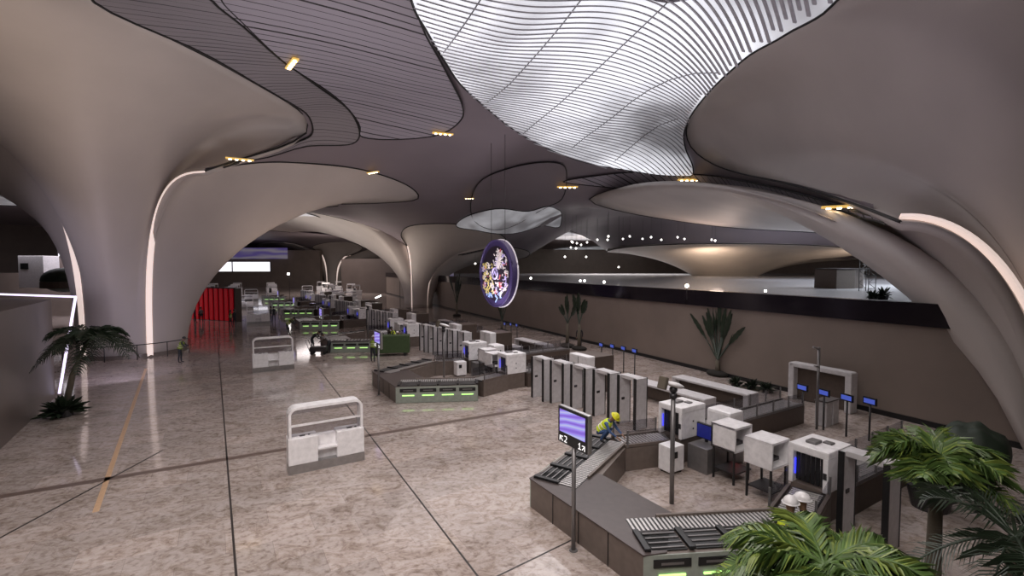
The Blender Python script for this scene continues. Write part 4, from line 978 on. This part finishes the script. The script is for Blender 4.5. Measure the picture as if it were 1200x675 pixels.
# ------------------------------------------------------------------ palms
def palm(name, lb, loc, h, nf, fl, m='leafg', lean=(0, 0), leaflets=26, seed=1, tr=0.11, droop=0.9, cat='palm', llen=0.5, up=(0.15, 1.2), m2=None, width=0.035, stems=1):
    rnd = random.Random(seed); t = thing(name, lb, cat, loc); top = Vector((lean[0], lean[1], h))
    bm = NB(); tube(bm, [(0, 0, 0), Vector((lean[0]*0.35, lean[1]*0.35, h*0.5)), top], [tr*1.3, tr, tr*0.75], 9); obj('trunk', bm, 'trunk', t)
    for k in range(nf):
        a = 2*PI*(k/nf)+rnd.uniform(-0.25, 0.25); e_ = rnd.uniform(*up); L_ = fl*rnd.uniform(0.8, 1.1)
        d = Vector((math.cos(a), math.sin(a), 0)); pts = []
        for j in range(9):
            s = j/8; pts.append(top+d*(L_*s*math.cos(e_)*(1-0.12*s))+Vector((0, 0, L_*(s*math.sin(e_)-droop*s*s*0.55))))
        bm = NB(); tube(bm, pts, [0.022*(1-0.8*j/8)+0.004 for j in range(9)], 5)
        side = Vector((-d.y, d.x, 0))
        for j in range(leaflets):
            s = 0.12+0.86*j/(leaflets-1); f = s*8; i0 = min(int(f), 7); p = pts[i0].lerp(pts[i0+1], f-i0); tg = (pts[i0+1]-pts[i0]).normalized()
            ll = llen*fl*(math.sin(PI*min(1, 0.15+s*0.85))**0.6)*rnd.uniform(0.85, 1.1)*0.62
            for sd in (-1, 1):
                dd = (side*sd*0.75+tg*0.65+Vector((0, 0, rnd.uniform(-0.05, 0.25)))).normalized(); w = tg*width*fl*0.5
                q1 = p+dd*ll*0.5+Vector((0, 0, ll*0.02)); q2 = p+dd*ll-Vector((0, 0, ll*rnd.uniform(0.15, 0.45)))
                v = [bm.verts.new(p-w*0.4), bm.verts.new(p+w*0.4), bm.verts.new(q1+w*0.5), bm.verts.new(q2), bm.verts.new(q1-w*0.5)]
                fc = bm.faces.new(v)
                if m2 and rnd.random() < 0.25: fc.material_index = 1
        obj('frond', bm, [m, m2] if m2 else m, t, fix=False)
    return t
# left palm by the stair block
pl = G(75, 487)
palm('palm_tree', 'dark palm with two drooping crowns beside the lit stair block on the left', (pl.x, pl.y, 0), 3.5, 20, 2.1, 'leafd', lean=(1.0, 0.3), seed=3, leaflets=22, up=(-0.1, 0.7), droop=1.1, llen=0.55, width=0.06)
shrub('ground_plant', 'low dark green plants around the foot of the left palm', (pl.x+0.1, pl.y-0.1, 0), 1.05, 130, 'leafd', 0.4)
# foreground palms, lower right
pa = U(966, 674, 6.6)
palm('palm_tree', 'bright green foreground palm at the bottom edge, in front of the two helmeted workers', (pa.x, pa.y, 0), pa.z+0.15, 26, 1.7, 'leafg', seed=8, leaflets=40, up=(0.0, 0.85), droop=0.95, llen=0.55, m2='leafy', width=0.045)
pb = U(1098, 560, 7.6)
palm('palm_tree', 'foreground palm with arching fronds right of the close-up gate', (pb.x, pb.y, 0), pb.z+0.1, 22, 1.35, 'leafg', seed=21, leaflets=34, up=(0.1, 1.3), droop=1.0, llen=0.62, m2='leafy', width=0.05)
pc = U(1190, 630, 6.2)
palm('palm_tree', 'dark foreground palm in the bottom right corner', (pc.x, pc.y, 0), pc.z, 12, 1.7, 'leafd', seed=33, leaflets=26, up=(0.0, 0.9), droop=0.9, llen=0.5, width=0.03)
# wrapped round bushes at the lower right
for (u, v, Y, r_, lb) in ((1093, 512, 12.6, 0.62, 'rounded dark green bush behind the right foreground palm'), (1140, 500, 13.3, 0.8, 'larger rounded dark green bush nearer the right wall')):
    p = U(u, v, Y); t = thing('round_bush', lb, 'bush', (p.x, p.y, 0))
    bm = NB(); ball(bm, (0, 0, p.z*0.55+0.2), r_, 20, 14, s=(1, 1, 0.95)); rnd = random.Random(3)
    for vv in bm.verts: vv.co *= 1+0.05*math.sin(vv.co.x*9)*math.cos(vv.co.y*8)
    obj('foliage', bm, 'bush', t, smooth=True)
    bm = NB(); bmesh.ops.create_cone(bm, cap_ends=True, segments=20, radius1=0.4, radius2=0.52, depth=0.6, matrix=Matrix.Translation((0, 0, 0.3))); obj('pot', bm, 'dark', t)
# fan palms along the tan wall: big paddle leaves in a flat fan
def fanpalm(lb, loc, h, stems, seed, trunk=0.35, leafw=0.32, rz=0.0, m='leafd', spread=1.5):
    rnd = random.Random(seed); t = thing('fan_palm', lb, 'palm', loc, math.atan2(wdir.y, wdir.x)+rz)
    bm = NB(); tube(bm, [(0, 0, 0), (0, 0, h*trunk)], [0.16, 0.11], 8); obj('trunk', bm, 'trunk', t)
    bm = NB(); ball(bm, (0, 0, 0.12), 0.55, 12, 6, s=(1.3, 1, 0.35)); obj('soil_mound', bm, 'soil', t)
    for k in range(stems):
        a = (k/(stems-1)-0.5)*spread+rnd.uniform(-0.1, 0.1); L_ = h*(1-trunk)*rnd.uniform(0.75, 1.05); b0 = Vector((0, 0, h*trunk)); dy = rnd.uniform(-0.12, 0.12)
        dirv = Vector((math.sin(a), dy, math.cos(a))).normalized(); nr = Vector((math.cos(a), 0, -math.sin(a)))
        bm = NB(); mid = b0+dirv*L_*0.45; tube(bm, [b0, mid], [0.045, 0.03], 6)
        prev = None; n = 9
        for j in range(n+1):
            s = j/n; c = mid+dirv*L_*0.6*s+Vector((math.sin(a)*0.12*s*s, 0, -0.28*s*s*abs(math.sin(a)))); w = leafw*math.sin(PI*min(0.97, s*0.9+0.06))**0.8*(0.8 if j % 2 else 1.0)
            cur = (bm.verts.new(c-nr*w), bm.verts.new(c+Vector((0, 0.05, 0))), bm.verts.new(c+nr*w))
            if prev: bm.faces.new((prev[0], prev[1], cur[1], cur[0])); bm.faces.new((prev[1], prev[2], cur[2], cur[1]))
            prev = cur
        obj('leaf', bm, m, t, fix=False)
    return t
def wallplant(u, vb, dz): p = G(u, vb)-wn*1.5; return (p.x, p.y, 0)
fanpalm('thin-stemmed fan palm against the tan wall, left one of the middle pair', wallplant(683, 405, 0), 4.2, 7, 4, trunk=0.45, leafw=0.24, spread=1.3)
fanpalm('fan palm with upright paddle leaves against the tan wall, right one of the middle pair', wallplant(697, 408, 0), 4.4, 5, 6, trunk=0.45, leafw=0.34, spread=0.8)
fanpalm('large bushy fan palm against the tan wall, behind the oval camera pole', wallplant(861, 437, 0), 4.6, 13, 9, trunk=0.2, leafw=0.17, spread=1.15)
fanpalm('dark fan palm against the tan wall directly right of the hanging disc', wallplant(604, 388, 0), 4.2, 10, 12, trunk=0.25, leafw=0.26, spread=1.0)
fanpalm('dark fan palm against the tan wall left of the hanging disc', wallplant(548, 370, 0), 5.4, 9, 15, trunk=0.3, leafw=0.34, spread=0.9)
# low plants along the wall foot
for (u, v, r_, lb) in ((884,450,0.7,'first low dark plant right of the large fan palm'), (902,452,0.7,'second low dark plant right of the large fan palm'), (921,456,0.7,'third low dark plant right of the large fan palm'), (1160,522,0.9,'low dark plant at the foot of the right arch')):
    p = G(u, v)-wn*1.5; shrub('low_plant', lb, (p.x, p.y, 0), r_, 70)
# ------------------------------------------------------------------ people
def skin_mesh(name, joints, edges, root=0, sub=1):
    me = bpy.data.meshes.new(name); me.from_pydata([j[0] for j in joints], edges, []); o = bpy.data.objects.new(name+'_tmp', me); COL.objects.link(o)
    md = o.modifiers.new('skin', 'SKIN'); md.use_smooth_shade = True
    for i, j in enumerate(joints): me.skin_vertices[0].data[i].radius = (j[1], j[1] if len(j) < 3 else j[2]); me.skin_vertices[0].data[i].use_root = (i == root)
    s = o.modifiers.new('sub', 'SUBSURF'); s.levels = sub; s.render_levels = sub
    dg = bpy.context.evaluated_depsgraph_get(); out = bpy.data.meshes.new_from_object(o.evaluated_get(dg)); bpy.data.objects.remove(o); return out
def person(lb, loc, rz, pose='stand', vest=None, helmet=None, hair='black', trousers='cloth_d', shirt='cloth_d', k=1.0, reach=0.0):
    """figure faces local +x; 1.72 m tall"""
    t = thing('person', lb, 'person', loc, rz); t.scale = (k, k, k)
    V = Vector; J = []; E_ = []
    if pose == 'crouch': pel = V((0, 0, 0.34)); bend = 0.75; hip = 'crouch'
    elif pose == 'bend': pel = V((-0.1, 0, 0.92)); bend = 0.85; hip = 'stand'
    elif pose == 'lean': pel = V((0, 0, 0.94)); bend = 0.35; hip = 'stand'
    else: pel = V((0, 0, 0.94)); bend = 0.04; hip = 'stand'
    def T(dx, dy, dz):  # torso-frame point above pelvis, bent forward
        return pel+V((dx*math.cos(bend)+dz*math.sin(bend), dy, -dx*math.sin(bend)+dz*math.cos(bend)))
    def add(p, r, par=None, r2=None):
        J.append((tuple(p), r) if r2 is None else (tuple(p), r, r2)); i = len(J)-1
        if par is not None: E_.append((par, i))
        return i
    p0 = add(pel, 0.145, None, 0.12); wa_ = add(T(0, 0, 0.18), 0.135, p0, 0.11); ch = add(T(0.01, 0, 0.38), 0.16, wa_, 0.12); nk0 = add(T(0, 0, 0.52), 0.075, ch)
    nk = add(T(0.015, 0, 0.58), 0.055, nk0); hd0 = add(T(0.03, 0, 0.66), 0.078, nk); hd = add(T(0.025, 0, 0.75), 0.092, hd0); add(T(0.02, 0, 0.81), 0.06, hd)
    hands = []
    for s in (-1, 1):
        sh = add(T(0, 0.19*s, 0.47), 0.062, ch); S_ = V(J[sh][0])
        if pose in ('crouch', 'bend', 'lean'): el = S_+V((0.16+reach*0.05, 0.04*s, -0.24)); wr = el+V((0.22, -0.06*s, -0.08 if pose == 'lean' else -0.14))
        elif reach and s > 0: el = S_+V((0.18, 0.03, -0.22)); wr = el+V((0.23, -0.04, 0.06))
        else: el = S_+V((0.0, 0.05*s, -0.29)); wr = el+V((0.07, 0.0, -0.25))
        e1_ = add(el, 0.045, sh); w1_ = add(wr, 0.030, e1_); hd_dir = (wr-el).normalized(); pm = add(wr+hd_dir*0.055, 0.036, w1_, 0.02)
        side = V((0, 1, 0)) if abs(hd_dir.y) < 0.8 else V((1, 0, 0)); P_ = V(J[pm][0]); hands.append(P_)
        for q in range(4):
            f0 = add(P_+hd_dir*0.04+side*(0.026-0.0175*q), 0.010, pm); ln = (0.04, 0.046, 0.043, 0.034)[q]
            f1 = add(V(J[f0][0])+hd_dir*ln*0.6+V((0, 0, -0.006)), 0.009, f0); add(V(J[f1][0])+hd_dir*ln*0.5+V((0, 0, -0.02)), 0.008, f1)
        th = add(P_+side*(-0.035*s)+V((0, 0, 0.005)), 0.011, pm); add(V(J[th][0])+hd_dir*0.035+side*(-0.02*s), 0.009, th)
    for s in (-1, 1):
        h = add(pel+V((0, 0.095*s, -0.06)), 0.092, p0)
        if hip == 'crouch': kn = V((0.36, 0.15*s, 0.44)); an = V((0.10, 0.13*s, 0.09))
        else:
            st = 0.10*s if pose == 'stand' else 0.05*s
            kn = V((pel.x*0.5+st*0.6+0.03, 0.11*s, 0.50)); an = V((st*0.9, 0.11*s, 0.09))
        k1 = add(kn, 0.060, h); cf = add(kn.lerp(an, 0.35)+V((-0.02, 0, 0)), 0.056, k1); a1 = add(an, 0.040, cf); hl = add(an+V((0.03, 0, -0.045)), 0.042, a1); add(an+V((0.17, 0.01*s, -0.055)), 0.033, hl)
    me = skin_mesh('body', J, E_)
    for nm in ('skin', trousers, shirt, 'black'): me.materials.append(M[nm])
    jp = [V(j[0]) for j in J]; headc = V(J[6][0])
    o = bpy.data.objects.new('body', me); COL.objects.link(o); o.parent = t
    for p in me.polygons:
        c = p.center; p.use_smooth = True
        if (c-headc).length < 0.19 or min((c-h_).length for h_ in hands) < 0.10: p.material_index = 0
        elif c.z < 0.085: p.material_index = 3
        else:
            up = (c-pel).dot(V((math.sin(bend), 0, math.cos(bend))))
            p.material_index = 2 if (up > 0.08 and (hip != 'crouch' or c.z > 0.40 or c.x < 0.1)) else 1
    # face
    fd = (T(1, 0, 0)-T(0, 0, 0)).normalized(); bm = NB(); hc = headc+fd*0.085
    ball(bm, hc-(T(0, 0, 1)-T(0, 0, 0))*0.03+fd*0.012, 0.016, 8, 6, s=(1.2, 0.8, 1.5)); ob = obj('nose', bm, 'skin', o)
    bm = NB()
    for s in (-1, 1): ball(bm, hc+V((0, 0.032*s, 0))-fd*0.004, 0.010, 6, 5)
    bx(bm, hc-(T(0, 0, 1)-T(0, 0, 0))*0.065-fd*0.006, (0.012, 0.04, 0.01)); obj('face_features', bm, 'black', o)
    bm = NB()
    for s in (-1, 1): ball(bm, headc+V((0, 0.09*s, -0.01)), 0.022, 6, 5, s=(0.8, 0.5, 1.4))
    obj('ear', bm, 'skin', o)
    upv = (T(0, 0, 1)-T(0, 0, 0)).normalized(); rm = Matrix.Rotation(bend, 4, 'Y')
    if helmet:
        bm = NB(); rr = bmesh.ops.create_uvsphere(bm, u_segments=20, v_segments=12, radius=0.128)
        bmesh.ops.delete(bm, geom=[v for v in bm.verts if v.co.z < -0.005], context='VERTS')
        for v in bm.verts: v.co.x *= 1.12
        obm = Matrix.Translation(headc+upv*0.035) @ rm
        r2_ = bmesh.ops.create_cone(bm, cap_ends=True, segments=20, radius1=0.155, radius2=0.145, depth=0.012)
        for v in r2_['verts']: v.co.x = v.co.x*1.15+0.01
        for v in bm.verts: v.co = obm @ v.co
        obj('helmet', bm, helmet, t, smooth=True)
    else:
        bm = NB(); ball(bm, headc+upv*0.035-fd*0.018, 0.112, 14, 9, s=(1, 0.95, 0.95)); obj('hair', bm, hair, t)
    if vest:
        bm = NB(); prev = None; n = 18
        for (z, rx_, ry_, dx) in ((0.02, 0.150, 0.185, 0), (0.14, 0.145, 0.178, 0), (0.26, 0.150, 0.190, 0.005), (0.38, 0.158, 0.212, 0.01), (0.47, 0.128, 0.190, 0.0), (0.525, 0.085, 0.110, 0.0)):
            cur = [bm.verts.new(T(dx+rx_*math.cos(2*PI*i/n), ry_*math.sin(2*PI*i/n), z)) for i in range(n)]
            if prev:
                for i in range(n): f = bm.faces.new((prev[i], prev[(i+1) % n], cur[(i+1) % n], cur[i])); f.material_index = 0
            prev = cur
        ve = obj('vest', bm, vest, t, smooth=True)
        bm = NB()
        for z, rx_, ry_ in ((0.14, 0.150, 0.183), (0.27, 0.156, 0.197)):
            tube(bm, [T(rx_*math.cos(2*PI*i/n), ry_*math.sin(2*PI*i/n), z) for i in range(n+1)], 0.012, 5)
        obj('reflective_band', bm, 'white', ve)
    return t
# worker crouching on the far arm of the nearest counter
pw = G(703, 516, HT+0.06)
person('worker in yellow-green vest and yellow helmet crouching on the nearest tray counter', (pw.x, pw.y, HT+0.06), -0.7, 'crouch', 'hivis', 'helmet_y', trousers='cloth_blue', shirt='cloth_blue')
pw = G(932, 650); person('left one of two workers in white helmets behind the foreground palm', (0.595*9.15, 9.15, 0), 0.9, 'stand', 'hivis', 'helmet_w', k=1.08)
person('right one of two workers in white helmets behind the foreground palm', (0.628*9.3, 9.3, 0), 2.2, 'stand', 'hivis', 'helmet_w', k=1.08)
person('worker in dim yellow vest beside the base of the big left column', G(211, 425), 0.3, 'lean', 'hivis_d', None, k=1.0)
person('dark-clothed person on the left in front of the red sheets', G(228.5, 378), 0.6, 'stand', None, None, shirt='cloth_d')
person('person in lighter top next to another, in front of the red sheets', G(236, 378), 2.6, 'stand', None, None, shirt='steel_d')
person('person with olive top at the right end of the red wall, left of a companion', G(270, 383), 0.2, 'stand', 'hivis_d', None)
person('person in dark clothes at the right end of the red wall', G(275, 382), 3.0, 'stand', None, None)
person('bending person in dark yellow vest left of the green-lit counters', G(338, 392), 0.2, 'bend', 'hivis_d', None, k=1.1)
person('person pushing at the trolley, left one, behind the second kiosk', G(367, 410), 0.1, 'bend', None, None)
person('person at the trolley, right one, in front of the third counter', G(385, 414), 2.9, 'bend', None, None, shirt='steel_d')
person('worker with helmet standing in front of the last green slot of the third counter', G(437, 424), 1.6, 'lean', 'hivis_d', 'helmet_w')
person('worker in yellow vest beside the green cart behind the second sign', G(463, 410), -2.6, 'lean', 'hivis', None, k=1.05)
person('worker in dark clothes at the right end of the green cart', G(474, 411), -2.9, 'bend', None, 'helmet_w')
person('person in black on a stair against the tan wall beside the middle fan palms', G(679, 408), 1.5, 'stand', None, None)
person('standing person near kiosks, left of two thin figures', G(317, 377), 0.5, 'stand', None, None)
person('standing person near kiosks, right of two thin figures', G(321, 377), 2.2, 'stand', None, None)
# trolley and green cart
def cart(name, lb, cat, loc, rz, L_, W_, H_, m):
    t = thing(name, lb, cat, loc, rz)
    bm = NB(); bx(bm, (0, 0, 0.22+H_/2), (L_, W_, H_), bev=0.04); obj('body', bm, m, t)
    bm = NB(); tube(bm, [(-L_/2, -W_/2+0.05, 0.3), (-L_/2-0.25, -W_/2+0.05, 1.05), (-L_/2-0.25, W_/2-0.05, 1.05), (-L_/2, W_/2-0.05, 0.3)], 0.025, 6); obj('handle', bm, 'steel', t)
    for sx in (-1, 1):
        for sy in (-1, 1):
            bm = NB(); bmesh.ops.create_cone(bm, cap_ends=True, segments=14, radius1=0.12, radius2=0.12, depth=0.06, matrix=Matrix.Translation((sx*L_*0.38, sy*W_*0.42, 0.12)) @ Matrix.Rotation(PI/2, 4, 'X')); obj('wheel', bm, 'black', t)
    return t
cart('luggage_trolley', 'low dark trolley between two bending people', 'trolley', G(374, 415), 0.1, 1.2, 0.7, 0.35, 'dark')
cart('green_cart', 'dark green boxy cart behind the second screen sign', 'cart', G(459, 416), 0.15, 2.6, 1.0, 1.25, 'green_sheet')

# ------------------------------------------------------------------ lounge seen through the left arch
p = U(46, 312, 56)
t = thing('lounge_box', 'pale box-shaped booth seen through the left arch above the lit edge', 'booth', (p.x, p.y, 5.6-1.6))
bm = NB(); bx(bm, (0, 0, 1.85), (2.9, 2.0, 3.7), bev=0.05); obj('body', bm, 'offwhite', t)
bm = NB(); bx(bm, (-0.7, -1.02, 2.5), (0.9, 0.06, 0.7)); obj('window', bm, 'black', t)
p = U(76, 326, 52)
t = thing('round_canopy', 'dark purple rounded canopy seen through the left arch, right of the pale booth', 'canopy', (p.x, p.y, 4.2))
bm = NB(); ball(bm, (0, 0, 0.8), 1.8, 20, 10, s=(1.2, 1, 0.75)); obj('dome', bm, 'bush', t)
bm = NB(); bmesh.ops.create_cone(bm, cap_ends=True, segments=24, radius1=2.0, radius2=2.0, depth=0.7, matrix=Matrix.Translation((0, 0, 0.3))); obj('ring_base', bm, 'brown', t)
p = U(73, 290, 60)
t = thing('lattice_window', 'small bright barred window high behind the left arch', 'window', (p.x, p.y, p.z-1.0))
bm = NB(); bx(bm, (0, 0, 1.0), (1.1, 0.1, 2.2)); obj('pane', bm, 'bright', t)
for k in range(5):
    bm = NB(); bx(bm, (-0.5+0.25*k, -0.08, 1.0), (0.05, 0.08, 2.3)); obj('bar', bm, 'dark', t)
for k in range(3):
    bm = NB(); bx(bm, (0, -0.08, 0.3+0.7*k), (1.2, 0.08, 0.05)); obj('bar', bm, 'dark', t)
bm = NB(); bx(bm, (0, 0.1, -2.2), (1.4, 0.3, 4.4)); obj('sill_panel', bm, 'wall_dark', t)

# white equipment desks crowded in the far hall
def make_desk():
    t = thing('equipment_desk', 'x', 'desk', group='white equipment desks in the far hall')
    bm = NB(); bx(bm, (0, 0, 0.5), (2.2, 0.8, 1.0), bev=0.04); obj('counter', bm, 'white', t)
    bm = NB(); bx(bm, (0, 0, 1.04), (2.4, 0.95, 0.06)); obj('top', bm, 'offwhite', t)
    for x in (-0.9, 0.9):
        bm = NB(); bx(bm, (x, 0.25, 1.6), (0.07, 0.07, 1.1)); obj('post', bm, 'white', t)
    bm = NB(); bx(bm, (0, 0.25, 2.15), (1.9, 0.09, 0.3), bev=0.02); obj('header', bm, 'offwhite', t)
    bm = NB(); bx(bm, (-0.4, 0, 1.3), (0.5, 0.1, 0.4), bev=0.02); obj('monitor', bm, 'black', t)
    return t
dk = make_desk(); index_kids(); n_ = 0
for r_, q in enumerate((110, 118, 127, 138)):
    for c_, p in enumerate((-3, 2, 9.5, 22, 26.5)):
        o = dk if n_ == 0 else copy_tree(dk); n_ += 1
        o.location = PQ(p+0.7*r_, q+(c_ % 2)*1.8); o.rotation_euler = (0, 0, AX+0.12*((c_*7+r_*3) % 5-2))
        o['label'] = 'far white desk with raised header, %s of its row, %s row' % (['leftmost', 'second', 'middle', 'fourth', 'rightmost'][c_], ['nearest desk', 'second desk', 'third desk', 'farthest desk'][r_])
